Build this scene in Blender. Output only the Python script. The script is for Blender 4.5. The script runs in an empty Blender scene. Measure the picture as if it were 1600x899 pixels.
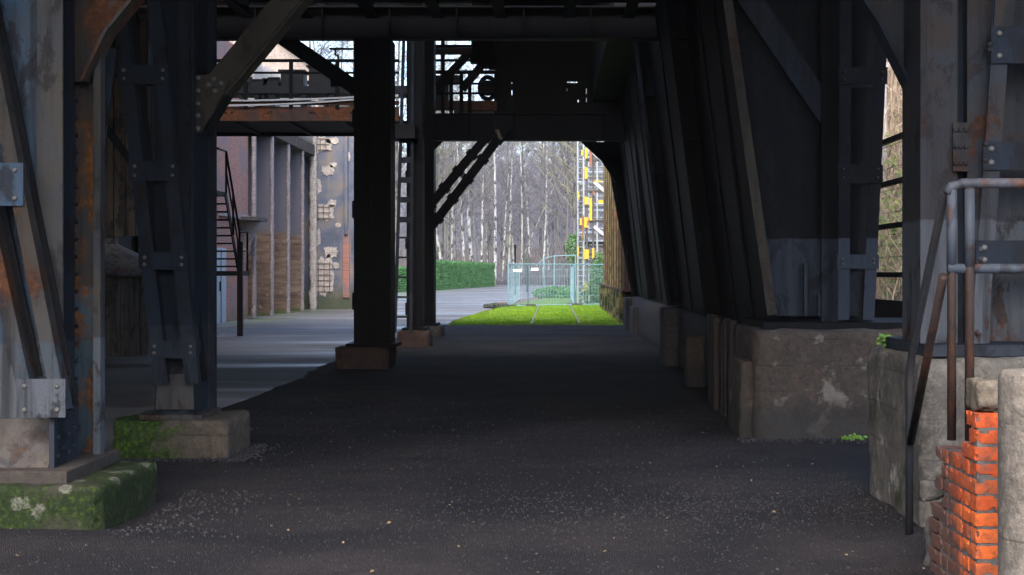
import bpy, math, random
from mathutils import Vector, Matrix, noise
R = math.radians
rnd = random.Random(11)
scene = bpy.context.scene
col = scene.collection

# ------------------------------------------------------------------ camera, sky, sun, exposure
F, CX, CY, EYE = 2222.0, 865.0, 425.0, 1.6          # photograph pixels (1600 wide)
cam_d = bpy.data.cameras.new('camera'); cam = bpy.data.objects.new('camera', cam_d); col.objects.link(cam)
cam.location = (0, 0, EYE); cam.rotation_euler = (R(90), 0, 0)
cam_d.sensor_width = 36; cam_d.lens = 36 * F / 1600
cam_d.shift_x = -(CX - 800) / 1600; cam_d.shift_y = -(449.5 - CY) / 1600
cam_d.clip_end = 3000; cam_d.clip_start = 0.05
scene.camera = cam
SUN_EL, SUN_AZ = 46, -172          # azimuth clockwise from +Y
w = bpy.data.worlds.new('World'); scene.world = w; w.use_nodes = True
wn = w.node_tree; bg = wn.nodes['Background']
sky = wn.nodes.new('ShaderNodeTexSky'); sky.sky_type = 'NISHITA'; sky.sun_disc = False
sky.sun_elevation = R(SUN_EL); sky.sun_rotation = R(SUN_AZ); sky.dust_density = 3.5; sky.air_density = 1.0; sky.ozone_density = 2.5
wn.links.new(sky.outputs[0], bg.inputs[0]); bg.inputs[1].default_value = 0.15
sd = bpy.data.lights.new('sun', 'SUN'); sd.energy = 0.7; sd.angle = R(45); sd.color = (1, .96, .91)
sun = bpy.data.objects.new('sun', sd); col.objects.link(sun)
dv = Vector((math.sin(R(SUN_AZ)) * math.cos(R(SUN_EL)), math.cos(R(SUN_AZ)) * math.cos(R(SUN_EL)), math.sin(R(SUN_EL))))
sun.rotation_euler = dv.to_track_quat('Z', 'Y').to_euler(); sun.location = dv * 60
scene.view_settings.view_transform = 'Standard'; scene.view_settings.look = 'None'
scene.view_settings.exposure = 2.2; scene.view_settings.gamma = 1
scene.render.engine = 'CYCLES'
scene.cycles.use_denoising = True
scene.cycles.max_bounces = 8; scene.cycles.volume_bounces = 1; scene.cycles.diffuse_bounces = 4
HAZE = 0.0002

def X(px, y): return (px - CX) * y / F
def Z(py, y): return EYE - (py - CY) * y / F
def W(px, py, y): return Vector((X(px, y), y, Z(py, y)))

# ------------------------------------------------------------------ helpers
class MB:
    def __init__(s): s.v = []; s.f = []
    def add(s, vs, fs):
        b = len(s.v); s.v += [tuple(p) for p in vs]; s.f += [tuple(i + b for i in f) for f in fs]; return s
    def box(s, x0, x1, y0, y1, z0, z1):
        x0, x1 = sorted((x0, x1)); y0, y1 = sorted((y0, y1)); z0, z1 = sorted((z0, z1))
        return s.add([(x0,y0,z0),(x1,y0,z0),(x1,y1,z0),(x0,y1,z0),(x0,y0,z1),(x1,y0,z1),(x1,y1,z1),(x0,y1,z1)],
              [(0,3,2,1),(4,5,6,7),(0,1,5,4),(1,2,6,5),(2,3,7,6),(3,0,4,7)])
    def bar(s, p, q, wd, dp, up=(0, 1, 0)):
        p, q = Vector(p), Vector(q); d = (q - p).normalized(); u = Vector(up)
        a = d.cross(u).normalized() * wd / 2; b = a.cross(d).normalized() * dp / 2
        vs = [p-a-b, p+a-b, p+a+b, p-a+b, q-a-b, q+a-b, q+a+b, q-a+b]
        return s.add(vs, [(0,1,2,3),(7,6,5,4),(0,4,5,1),(1,5,6,2),(2,6,7,3),(3,7,4,0)])
    def tube(s, p, q, r0, r1=None, n=8, cap=True): return s.path([p, q], [r0, r0 if r1 is None else r1], n, cap)
    def path(s, pts, rs, n=8, cap=True):
        pts = [Vector(p) for p in pts]; b = len(s.v); m = len(pts)
        if not isinstance(rs, (list, tuple)): rs = [rs] * m
        pa = None
        for i, p in enumerate(pts):
            d = (pts[min(i+1, m-1)] - pts[max(i-1, 0)]).normalized()
            if pa is None: pa = d.orthogonal().normalized()
            a = pa - d * pa.dot(d)
            a = a.normalized() if a.length > 1e-5 else d.orthogonal().normalized()
            pa = a; c = d.cross(a)
            for k in range(n):
                t = 2 * math.pi * k / n
                s.v.append(tuple(p + (a * math.cos(t) + c * math.sin(t)) * rs[i]))
        for i in range(m - 1):
            for k in range(n):
                k2 = (k + 1) % n
                s.f.append((b+i*n+k, b+i*n+k2, b+(i+1)*n+k2, b+(i+1)*n+k))
        if cap:
            s.f.append(tuple(b + k for k in reversed(range(n)))); s.f.append(tuple(b + (m-1)*n + k for k in range(n)))
        return s
    def rivet(s, p, nrm, r=.018):
        p, nrm = Vector(p), Vector(nrm).normalized(); a = nrm.orthogonal().normalized(); c = nrm.cross(a); b = len(s.v); n = 8
        for (rr, h) in ((1, 0), (.92, .35), (.6, .66)):
            for k in range(n):
                t = 2*math.pi*k/n; s.v.append(tuple(p + (a*math.cos(t) + c*math.sin(t))*r*rr + nrm*h*r))
        s.v.append(tuple(p + nrm*.78*r))
        for i in range(2):
            for k in range(n): s.f.append((b+i*n+k, b+i*n+(k+1)%n, b+(i+1)*n+(k+1)%n, b+(i+1)*n+k))
        for k in range(n): s.f.append((b+2*n+k, b+2*n+(k+1)%n, b+3*n))
        return s
    def prism(s, pts, off):
        pts = [Vector(p) for p in pts]; off = Vector(off); n = len(pts)
        return s.add(pts + [p + off for p in pts], [tuple(range(n)), tuple(range(2*n-1, n-1, -1))] + [(i, n+i, n+(i+1)%n, (i+1)%n) for i in range(n)])
    def lathe(s, cx, cy, prof, n=24):
        b = len(s.v)
        for (r, z) in prof:
            for k in range(n):
                t = 2*math.pi*k/n; s.v.append((cx + r*math.cos(t), cy + r*math.sin(t), z))
        for i in range(len(prof)-1):
            for k in range(n): s.f.append((b+i*n+k, b+i*n+(k+1)%n, b+(i+1)*n+(k+1)%n, b+(i+1)*n+k))
        s.f.append(tuple(b + k for k in reversed(range(n)))); s.f.append(tuple(b + (len(prof)-1)*n + k for k in range(n)))
        return s
    def build(s, name, m, parent=None, bevel=0, smooth=False, loc=None, fix=True):
        o_ = origin_of(parent) if parent else Vector(loc or (0, 0, 0))
        me = bpy.data.meshes.new(name)
        me.from_pydata([(p[0]-o_.x, p[1]-o_.y, p[2]-o_.z) for p in s.v], [], s.f)
        if fix:
            import bmesh
            bm = bmesh.new(); bm.from_mesh(me); bmesh.ops.recalc_face_normals(bm, faces=bm.faces); bm.to_mesh(me); bm.free()
        me.materials.append(m)
        if smooth:
            me.polygons.foreach_set('use_smooth', [True]*len(me.polygons))
        o = bpy.data.objects.new(name, me); col.objects.link(o)
        if parent: o.parent = parent
        else: o.location = o_
        if bevel:
            bv = o.modifiers.new('bevel', 'BEVEL'); bv.width = bevel; bv.segments = 2; bv.limit_method = 'ANGLE'; bv.angle_limit = R(40)
        me.update()
        return o
def origin_of(o):
    v = Vector(o.location)
    while o.parent: o = o.parent; v = v + o.location
    return v
def tag(o, label, cat, group=None):
    o['label'] = label; o['category'] = cat; o['kind'] = 'thing'
    if group: o['group'] = group
    return o
def thing(name, label, cat, loc, group=None):
    o = bpy.data.objects.new(name, None); col.objects.link(o); o.location = loc; o.empty_display_size = .2
    return tag(o, label, cat, group)
def kind(o, k): o['kind'] = k; return o
def copy_tree(o, loc, rotz=0, scale=1, label=None):
    c = o.copy(); col.objects.link(c); c.location = loc; c.rotation_euler = (0, 0, rotz); c.scale = (scale,)*3
    if label: c['label'] = label
    for ch in o.children:
        d = ch.copy(); col.objects.link(d); d.parent = c
        for g in ch.children:
            e = g.copy(); col.objects.link(e); e.parent = d
    return c
def fbm(x, y, z, s, o=4):
    a = 0; k = 1
    for i in range(o): a += noise.noise((x*s, y*s, z*s)) * k; s *= 2.1; k *= .5
    return a

def rough_block(mb, x0, x1, y0, y1, z0, z1, step=.07, amp=.014, rad=.035, seed=0, freq=4):
    """a cast block with worn, rounded, uneven faces (closed box, subdivided)"""
    nx, ny, nz = [max(2, min(46, int(round(d/step)))) for d in (x1-x0, y1-y0, z1-z0)]
    idx = {}; b = len(mb.v)
    def vert(i, j, k):
        if (i,j,k) in idx: return idx[i,j,k]
        p = [x0+(x1-x0)*i/nx, y0+(y1-y0)*j/ny, z0+(z1-z0)*k/nz]
        c = [min(max(p[0], x0+rad), x1-rad), min(max(p[1], y0+rad), y1-rad), min(max(p[2], z0+rad), z1-rad)]
        d = Vector((p[0]-c[0], p[1]-c[1], p[2]-c[2]))
        ln = d.length
        if ln > 1e-6: q = Vector(c) + d/ln*rad; nn = d/ln
        else: q = Vector(p); nn = Vector((0,0,0))
        n = fbm(q.x+seed*7.1, q.y, q.z, freq, 4)
        e = sum(1 for t in d if abs(t) > 1e-6)
        k2 = amp * (n - .15) * (1 + .9*(e > 1))
        if e > 1 and n < -.25: k2 -= .03 * (-.25-n) * 2
        q = q + nn*k2
        idx[i,j,k] = len(mb.v); mb.v.append(tuple(q)); return idx[i,j,k]
    for (A, B, C, nA, nB, nC) in ((0,1,2,nx,ny,nz),(1,2,0,ny,nz,nx),(0,2,1,nx,nz,ny)):
        for side in (0, nC):
            for a in range(nA):
                for c in range(nB):
                    q = []
                    for (da, dc) in ((0,0),(1,0),(1,1),(0,1)):
                        t = [0,0,0]; t[A] = a+da; t[B] = c+dc; t[C] = side; q.append(vert(*t))
                    mb.f.append(tuple(q))
    return mb

# ------------------------------------------------------------------ materials
class NT:
    def __init__(s, name):
        s.m = bpy.data.materials.new(name); s.m.use_nodes = True; s.t = s.m.node_tree; s.b = s.t.nodes['Principled BSDF']
        s.pos = s.n('ShaderNodeNewGeometry').outputs['Position']
    def n(s, ty, **kw):
        x = s.t.nodes.new(ty)
        for k, v in kw.items(): setattr(x, k, v)
        return x
    def L(s, a, b): s.t.links.new(a, b)
    def set(s, sock, v):
        if isinstance(v, bpy.types.NodeSocket): s.L(v, sock)
        elif isinstance(v, (tuple, list)) and len(v) == 3 and sock.type == 'RGBA': sock.default_value = (*v, 1)
        else: sock.default_value = v
    def sc(s, v, vec=None):
        x = s.n('ShaderNodeMapping'); s.L(vec or s.pos, x.inputs[0]); x.inputs['Scale'].default_value = v; return x.outputs[0]
    def off(s, v, vec=None):
        x = s.n('ShaderNodeMapping'); s.L(vec or s.pos, x.inputs[0]); x.inputs['Location'].default_value = v; return x.outputs[0]
    def noise(s, scale, detail=5, rough=.6, vec=None, dist=0):
        x = s.n('ShaderNodeTexNoise'); s.L(vec or s.pos, x.inputs['Vector'])
        x.inputs['Scale'].default_value = scale; x.inputs['Detail'].default_value = detail; x.inputs['Roughness'].default_value = rough; x.inputs['Distortion'].default_value = dist
        return x.outputs['Fac']
    def vor(s, scale, feature='F1', vec=None, out='Distance', rnd_=1):
        x = s.n('ShaderNodeTexVoronoi', feature=feature); s.L(vec or s.pos, x.inputs['Vector']); x.inputs['Scale'].default_value = scale
        x.inputs['Randomness'].default_value = rnd_
        return x.outputs[out]
    def ramp(s, fac, stops):
        x = s.n('ShaderNodeValToRGB'); s.L(fac, x.inputs[0]); e = x.color_ramp.elements
        while len(e) < len(stops): e.new(.5)
        for el, (p, c) in zip(e, stops):
            el.position = p; el.color = (*c, 1) if isinstance(c, (tuple, list)) else (c, c, c, 1)
        return x.outputs[0]
    def mix(s, fac, a, b, mode='MIX'):
        x = s.n('ShaderNodeMix', data_type='RGBA', blend_type=mode); s.set(x.inputs[0], fac); s.set(x.inputs[6], a); s.set(x.inputs[7], b); return x.outputs[2]
    def math(s, op, a, b=0.0, c=0.0):
        x = s.n('ShaderNodeMath', operation=op); s.set(x.inputs[0], a); s.set(x.inputs[1], b); s.set(x.inputs[2], c); return x.outputs[0]
    def xyz(s, vec=None):
        x = s.n('ShaderNodeSeparateXYZ'); s.L(vec or s.pos, x.inputs[0]); return x.outputs
    def nz(s):
        x = s.n('ShaderNodeNewGeometry'); y = s.n('ShaderNodeSeparateXYZ'); s.L(x.outputs['Normal'], y.inputs[0]); return y.outputs[2]
    def step(s, v, a, b):
        x = s.n('ShaderNodeMapRange'); s.set(x.inputs[0], v); x.inputs[1].default_value = a; x.inputs[2].default_value = b; return x.outputs[0]
    def bump(s, h, strength=.3, dist=.01):
        x = s.n('ShaderNodeBump'); s.L(h, x.inputs['Height']); x.inputs['Strength'].default_value = strength; x.inputs['Distance'].default_value = dist
        s.L(x.outputs[0], s.b.inputs['Normal'])
    def done(s, color, rough=.7, metal=0, spec=.4):
        s.set(s.b.inputs['Base Color'], color); s.set(s.b.inputs['Roughness'], rough); s.set(s.b.inputs['Metallic'], metal)
        s.b.inputs['Specular IOR Level'].default_value = spec
        return s.m

def steel(name, paint, paint2, rust_lo=.56, rustc=(.10, .042, .02), zline=None, low=None, dark=(.008,.008,.010), darkness=.55, spec=.14):
    t = NT(name)
    streak = t.noise(1, 6, .65, t.sc((9, 9, .55)))
    big = t.noise(1.7, 6, .6, dist=.6)
    blot = t.noise(5.0, 6, .68, t.sc((1.15, 1.15, .55)), dist=.4)
    fine = t.noise(60, 3, .6)
    c = t.mix(t.step(big, .38, .62), paint, paint2)
    if zline:
        zz = t.math('ADD', t.xyz()[2], t.math('MULTIPLY', t.math('SUBTRACT', t.noise(6, 3), .5), .03))
        c = t.mix(t.step(zz, zline+.008, zline-.008), c, low)
    c = t.mix(t.math('MULTIPLY', t.step(streak, .48, .62), min(1, darkness*1.15)), c, dark)
    c = t.mix(t.math('MULTIPLY', t.step(blot, .53, .585), min(1, darkness*1.25)), c, dark)
    rmask = t.step(t.math('ADD', t.math('MULTIPLY', blot, .45), t.math('MULTIPLY', t.noise(1.1, 5, .7, t.off((3.1, 7.7, 1.9))), .55)), rust_lo-.03, rust_lo+.035)
    rust = t.ramp(t.noise(22, 6, .7), [(.3, tuple(k*.45 for k in rustc)), (.5, rustc), (.72, tuple(min(1, k*2.0) for k in rustc))])
    c = t.mix(rmask, c, rust)
    c = t.mix(t.math('MULTIPLY', t.step(fine, .35, .7), .25), c, (.03,.028,.026))
    h = t.math('ADD', t.math('MULTIPLY', rmask, .35), t.math('MULTIPLY', t.noise(90, 4, .7), .5))
    t.bump(t.math('ADD', h, blot), .5, .009)
    return t.done(c, t.math('ADD', .55, t.math('MULTIPLY', rmask, .3)), 0, spec)

def concrete(name, base, base2, moss=0.0, dirt=.5, lichen=0, white=0, mossx=None, scale=1, dark_foot=None, mossb=1):
    t = NT(name)
    big = t.noise(1.6*scale, 6, .62, dist=.5); med = t.noise(7*scale, 6, .7); fine = t.noise(70, 4, .7)
    c = t.mix(t.step(big, .35, .65), base, base2)
    c = t.mix(t.math('MULTIPLY', t.step(med, .5, .68), dirt), c, (.035, .032, .03))
    c = t.mix(t.math('MULTIPLY', t.step(t.noise(1, 6, .65, t.sc((6, 6, .5))), .48, .7), dirt*.7), c, (.04, .036, .03))
    c = t.mix(t.math('MULTIPLY', t.step(t.noise(13, 6, .75, t.off((4,4,4))), .46, .66), .55), c, tuple(k*1.7 for k in base))
    c = t.mix(t.math('MULTIPLY', t.step(t.noise(19, 5, .75, t.off((1,6,2))), .54, .66), .6), c, tuple(k*.35 for k in base))
    fw = t.math('FRACT', t.math('MULTIPLY', t.math('ADD', t.xyz()[2], t.math('MULTIPLY', t.noise(3, 3), .025)), 4.1))
    c = t.mix(t.math('MULTIPLY', t.math('MULTIPLY', t.step(fw, .06, .02), t.step(t.noise(2.2, 3, .6, t.off((2, 2, 8))), .42, .6)), .65), c, (.018,.016,.014))
    if white:
        c = t.mix(t.math('MULTIPLY', t.step(t.noise(3.1, 6, .6, t.off((5, 1, 3))), .6, .66), white), c, (.42, .38, .34))
    if dark_foot is not None:
        c = t.mix(t.math('MULTIPLY', t.step(t.math('ADD', t.xyz()[2], t.math('MULTIPLY', med, -.5)), dark_foot-.1, dark_foot-.3), .75), c, (.025, .024, .023))  # darker towards the bottom, edge broken by noise
    if moss:
        mm = t.noise(2.2, 6, .66, t.off((9, 2, 4)), .3)
        if mossx: mm = t.math('ADD', mm, t.math('MULTIPLY', t.math('SUBTRACT', mossx[0], t.xyz()[0]), mossx[1]))
        mk = t.math('MULTIPLY', t.step(mm, .62-moss*.32, .74-moss*.32), t.step(t.noise(26, 4, .7), .22, .42))
        mc = t.ramp(t.noise(30, 5, .7), [(.32, (.005, .0085, .003)), (.54, (.012, .022, .004)), (.76, (.055, .080, .010))])
        if mossb != 1: mc = t.mix(1.0, mc, (mossb, mossb, mossb*.7), 'MULTIPLY')
        c = t.mix(mk, c, mc)
    if lichen:
        v = t.math('ADD', t.vor(6.0), t.math('MULTIPLY', t.math('SUBTRACT', t.noise(24, 4, .7), .5), .42)); n2 = t.noise(2.3, 2, .5, t.off((2, 8, 1)))
        ring = t.math('MULTIPLY', t.step(v, .34, .26), t.math('ADD', .35, t.math('MULTIPLY', t.step(v, .08, .2), .65)))
        ring = t.math('MULTIPLY', t.math('MULTIPLY', ring, t.step(n2, lichen, lichen+.05)), t.step(t.noise(60, 3, .8), .32, .55))
        c = t.mix(t.math('MULTIPLY', ring, .8), c, (.13,.13,.10))
    t.bump(t.math('ADD', t.math('MULTIPLY', med, 1.0), t.math('MULTIPLY', fine, .4)), .85, .02)
    return t.done(c, .9, 0, .25)

def plain(name, c1, c2, scale=8, rough=.7, metal=0, bump=.2, stretch=None, spec=.35, detail=5):
    t = NT(name)
    v = t.sc(stretch) if stretch else None
    n = t.noise(scale, detail, .65, v)
    t.bump(n, bump, .008)
    return t.done(t.mix(t.step(n, .32, .68), c1, c2), rough, metal, spec)

M = {}
M['steel_blue'] = steel('weathered_blue_grey_paint', (.025,.050,.084), (.034,.046,.062), .68, zline=1.15, low=(.062,.068,.08), darkness=.62, spec=.07)
M['steel_beige'] = steel('weathered_beige_grey_paint', (.046,.040,.032), (.036,.038,.043), .60, (.05,.022,.01), zline=1.17, low=(.07,.078,.09), spec=.07)
M['steel_rust'] = steel('rusty_brown_steel', (.035,.024,.014), (.024,.022,.021), .51, (.055,.02,.008), darkness=.5)
M['steel_leg'] = steel('flaking_leg_paint', (.028,.021,.016), (.036,.036,.037), .565, (.05,.02,.01), zline=1.17, low=(.034,.042,.052), darkness=.75, spec=.07)
M['rivet'] = plain('highlight_rivet_heads', (.05,.047,.045), (.085,.08,.078), 30, .5)  # lighter than the plates: rivet highlights put into the colour
M['steel_orange'] = steel('orange_rust_run_steel', (.040,.030,.021), (.03,.03,.032), .515, (.10,.04,.012), zline=1.5, low=(.035,.055,.07), darkness=.55, spec=.07)
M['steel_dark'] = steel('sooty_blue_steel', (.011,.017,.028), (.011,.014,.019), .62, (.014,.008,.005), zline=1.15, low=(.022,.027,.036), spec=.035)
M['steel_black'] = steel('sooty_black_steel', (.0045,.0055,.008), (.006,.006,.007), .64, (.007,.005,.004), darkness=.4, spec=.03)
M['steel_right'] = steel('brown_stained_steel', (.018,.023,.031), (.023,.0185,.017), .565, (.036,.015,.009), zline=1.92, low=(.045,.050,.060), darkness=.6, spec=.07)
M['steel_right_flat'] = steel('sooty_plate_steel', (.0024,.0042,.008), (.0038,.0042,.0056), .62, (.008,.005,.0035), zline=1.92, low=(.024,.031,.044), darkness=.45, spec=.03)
M['brace'] = steel('grey_brown_brace_steel', (.030,.027,.023), (.035,.030,.024), .6, (.028,.015,.01), darkness=.4, spec=.07)
M['shoe'] = steel('pale_rust_stained_shoe', (.072,.057,.047), (.048,.046,.047), .57, (.042,.023,.015), darkness=.35)
M['rail_pipe'] = steel('flaking_rusty_pipe_paint', (.040,.050,.068), (.055,.058,.068), .545, (.065,.026,.015), darkness=.45)
M['dark_pipe'] = steel('blackened_pipe', (.014,.016,.021), (.02,.018,.018), .6, (.04,.018,.011), darkness=.4)
M['rust_pipe'] = steel('rust_brown_pipe', (.030,.019,.016), (.024,.019,.018), .53, (.05,.02,.012), darkness=.4)
M['mossy'] = concrete('mossy_concrete', (.030,.026,.019), (.018,.019,.013), .70, .6, .46, mossx=(-3.1, -.22))
M['mossy_half'] = concrete('half_mossy_concrete', (.085,.064,.047), (.06,.05,.038), .62, .6, 0, mossx=(-3.20, .5), mossb=2.3)
M['conc_brown'] = concrete('brown_stained_concrete', (.052,.039,.031), (.036,.030,.027), 0, .7, 0, .22, dark_foot=.30)
M['conc_grey'] = concrete('grey_stained_concrete', (.095,.085,.072), (.05,.046,.042), .12, .75, 0, .45)
M['conc_post'] = concrete('pitted_concrete', (.175,.15,.125), (.12,.102,.085), .0, .5)
M['conc_dark'] = concrete('sooty_concrete', (.045,.045,.05), (.06,.05,.045), 0, .5)
M['conc_red'] = concrete('reddish_plinth', (.045,.026,.022), (.03,.022,.02), 0, .5)
M['conc_moss_yellow'] = concrete('yellow_green_mossy_concrete', (.17,.15,.05), (.13,.10,.06), .55, .4)
M['render_patch'] = concrete('crumbling_render', (.13,.105,.075), (.085,.07,.055), 0, .6, 0, .35)

def brick_near():
    t = NT('orange_bricks')
    oi = t.n('ShaderNodeAttribute', attribute_name='tint').outputs['Fac']
    n = t.noise(18, 6, .7); f = t.noise(90, 4, .7)
    c = t.ramp(oi, [(0, (.36,.058,.016)), (.45, (.52,.088,.017)), (.8, (.60,.125,.028)), (1, (.17,.038,.024))])
    c = t.mix(t.math('MULTIPLY', t.step(n, .50, .66), .65), c, (.10,.035,.024))
    c = t.mix(t.math('MULTIPLY', t.step(t.noise(6, 5, .7), .50, .62), .55), c, (.085,.06,.05))
    # old grey soot low and towards the far end of the wall face
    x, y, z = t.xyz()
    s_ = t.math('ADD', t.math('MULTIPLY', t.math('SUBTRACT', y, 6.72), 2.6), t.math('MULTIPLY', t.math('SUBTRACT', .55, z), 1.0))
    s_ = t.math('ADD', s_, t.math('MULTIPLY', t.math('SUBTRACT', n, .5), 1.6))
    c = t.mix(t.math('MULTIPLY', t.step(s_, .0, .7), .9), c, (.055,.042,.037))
    t.bump(t.math('ADD', n, t.math('MULTIPLY', f, .6)), .5, .008)
    return t.done(c, .88, 0, .25)
M['brick'] = brick_near()
M['mortar'] = plain('grey_mortar', (.05,.042,.038), (.15,.135,.12), 17, .95, bump=.5)

def brick_far():
    t = NT('old_red_brick_wall')
    bt = t.n('ShaderNodeTexBrick'); x, y, z = t.xyz()
    cb = t.n('ShaderNodeCombineXYZ'); t.L(y, cb.inputs[0]); t.L(z, cb.inputs[1]); t.L(cb.outputs[0], bt.inputs['Vector'])
    bt.inputs['Scale'].default_value = 1; bt.inputs['Brick Width'].default_value = .25; bt.inputs['Row Height'].default_value = .077; bt.inputs['Mortar Size'].default_value = .011
    bt.inputs['Color1'].default_value = (.34,.10,.06,1); bt.inputs['Color2'].default_value = (.20,.075,.055,1); bt.inputs['Mortar'].default_value = (.22,.19,.17,1)
    n = t.noise(.7, 6, .65, t.off((1.3, 5, 3)))
    c = t.mix(t.math('MULTIPLY', t.step(n, .5, .6), .75), bt.outputs['Color'], (.15,.115,.125))
    c = t.mix(t.math('MULTIPLY', t.step(t.math('ADD', z, t.noise(3)), 1.0, .4), .6), c, (.05,.07,.02))
    t.bump(bt.outputs['Fac'], .3, .01)
    return t.done(c, .9)
M['brick_far'] = brick_far()

def fin_mat():
    t = NT('stained_buttress_concrete'); x, y, z = t.xyz()
    up = t.mix(t.noise(1.2, 6, .6, t.sc((1, 1, .35))), (.085,.083,.105), (.12,.108,.122))
    board = t.noise(1, 5, .65, t.sc((.8, .8, 7)))
    lo = t.ramp(board, [(.3, (.065,.042,.032)), (.5, (.135,.088,.06)), (.7, (.22,.16,.11))])
    lo = t.mix(t.math('MULTIPLY', t.step(t.noise(2.5, 6, .7), .55, .63), .7), lo, (.05,.04,.035))
    edge = t.step(t.math('ADD', z, t.math('MULTIPLY', t.math('SUBTRACT', t.noise(2.2, 4, .7), .5), .7)), 3.15, 3.0)
    c = t.mix(edge, up, lo)
    c = t.mix(t.math('MULTIPLY', t.step(t.noise(4, 6, .65, t.off((7, 3, 2))), .60, .64), t.step(z, 1.6, .3)), c, (.36,.29,.22))
    c = t.mix(t.step(t.math('ADD', z, t.math('MULTIPLY', t.noise(5), .4)), .42, .2), c, (.06,.085,.02))
    t.bump(board, .3, .02)
    return t.done(c, .9)
M['fin'] = fin_mat()
M['fin_edge'] = concrete('pale_buttress_edge', (.24,.20,.195), (.18,.155,.165), 0, .35, 0, .5)

def tar_wall():
    t = NT('tarred_blue_black_wall'); x, y, z = t.xyz()
    n = t.noise(.9, 6, .62, dist=.4)
    c = t.ramp(n, [(.3, (.05,.06,.085)), (.5, (.09,.10,.135)), (.62, (.14,.125,.115)), (.75, (.21,.165,.125))])
    c = t.mix(t.math('MULTIPLY', t.step(t.noise(1, 5, .6, t.sc((3.2, 1, .25))), .55, .66), .6), c, (.20,.15,.11))
    c = t.mix(t.math('MULTIPLY', t.step(t.math('ADD', z, t.noise(2)), 1.7, .9), .85), c, (.045,.055,.022))
    t.bump(n, .3, .03); return t.done(c, .85)
M['tar'] = tar_wall()
M['plaster'] = concrete('bare_cream_plaster', (.37,.33,.29), (.27,.235,.21), 0, .45, 0, .8, scale=2)
M['mesh_bar'] = plain('rusted_mesh', (.06,.045,.04), (.12,.08,.06), 20)
M['cream'] = concrete('weathered_cream_render', (.30,.25,.215), (.22,.185,.17), 0, .45, 0, .4)
M['roof_moss'] = plain('mossy_roof_edge', (.10,.13,.07), (.20,.22,.15), 6)
M['door_blue'] = plain('blue_grey_door_paint', (.17,.22,.29), (.22,.27,.33), 4, .5)
M['wood_dark'] = steel('sooty_boards', (.055,.043,.037), (.085,.07,.062), .62, darkness=.7)
M['tank'] = steel('sooty_tank_sheet', (.045,.05,.058), (.06,.05,.045), .6, darkness=.7)
M['machine'] = plain('dusty_machine_paint', (.018,.022,.032), (.035,.036,.042), 6, .6)
M['rust_girder'] = steel('rusty_orange_girder', (.06,.03,.022), (.05,.028,.022), .53, (.11,.04,.018), darkness=.35)
M['cable'] = plain('pale_cable', (.42,.42,.44), (.55,.55,.56), 9, .5)
M['rust_plate'] = steel('rust_and_lichen_plates', (.24,.22,.09), (.15,.115,.08), .575, (.16,.06,.035), darkness=.5)
M['galv'] = plain('galvanised_tube', (.30,.31,.32), (.46,.47,.48), 12, .42, .5)
M['yellow'] = plain('yellow_guard_paint', (.52,.34,.02), (.42,.25,.02), 6, .5)
M['orange'] = plain('orange_marker_paint', (.22,.08,.035), (.16,.06,.03), 6, .5)
M['tube_dark'] = plain('dark_scaffold_tube', (.05,.05,.055), (.10,.09,.08), 6, .5)
M['fence_paint'] = plain('dull_turquoise_fence_paint', (.13,.235,.27), (.19,.30,.33), 5, .45)
M['sign_white'] = plain('white_plastic_sign', (.80,.81,.82), (.72,.73,.74), 3, .4, bump=.02)
M['fence_foot'] = plain('dark_rubber_foot', (.03,.035,.03), (.06,.07,.05), 9, .9)
M['black_wire'] = plain('black_fence_paint', (.016,.017,.02), (.03,.03,.03), 9, .6)
M['rail_steel'] = plain('dull_sunken_rail', (.085,.08,.05), (.14,.13,.085), 9, .6)
M['white_wall'] = concrete('pale_concrete_panel', (.30,.28,.28), (.25,.235,.24), 0, .3)

def gravel():
    t = NT('black_cinder_gravel')
    big = t.noise(.55, 5, .6, dist=.4); v = t.vor(95); vc = t.vor(95, out='Color'); v2 = t.vor(210)
    sx = t.n('ShaderNodeSeparateColor'); t.L(vc, sx.inputs[0])
    c = t.mix(t.step(big, .40, .60), (.018,.017,.020), (.040,.034,.035))
    c = t.mix(t.math('MULTIPLY', t.step(t.noise(1, 5, .65, t.sc((.5, 2.2, 1))), .5, .62), .5), c, (.013,.0125,.016))
    c = t.mix(t.step(sx.outputs[0], .88, .99), c, (.045,.041,.041))
    c = t.mix(t.math('MULTIPLY', t.step(t.noise(14, 4, .6), .5, .7), .6), c, (.016,.015,.017))
    h = t.math('ADD', t.math('MULTIPLY', v, -1.2), t.math('ADD', t.math('MULTIPLY', v2, -.5), t.math('MULTIPLY', t.noise(20, 5, .7), .8)))
    t.bump(h, .9, .018)
    return t.done(c, .93, 0, .15)
M['gravel'] = gravel()
def asphalt():
    t = NT('damp_asphalt'); x, y, z = t.xyz()
    n = t.noise(.22, 5, .62, t.sc((.6, 1.7, 1)), .5); f = t.noise(45, 4, .7)
    c = t.mix(t.step(n, .4, .6), (.07,.07,.073), (.125,.118,.115))
    c = t.mix(t.math('MULTIPLY', t.step(t.noise(1.3, 5, .65), .52, .68), .5), c, (.06,.058,.06))
    mo = t.math('MULTIPLY', t.step(x, -8.2, -10.2), t.step(t.noise(.9, 5, .7), .42, .58))
    c = t.mix(t.math('MULTIPLY', mo, .8), c, (.10,.13,.03))
    t.bump(f, .12, .006)
    wet = t.step(t.noise(.16, 4, .6, t.sc((.45, 2.4, 1))), .44, .60)
    return t.done(c, t.math('SUBTRACT', .85, t.math('MULTIPLY', wet, .55)), 0, .5)
M['asphalt'] = asphalt()
M['soil'] = plain('leaf_litter_soil', (.075,.055,.04), (.13,.095,.07), .8, .95, bump=.5)
M['lawn'] = plain('lawn_turf', (.045,.095,.012), (.085,.15,.02), 2.5, .95, bump=.5)
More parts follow.
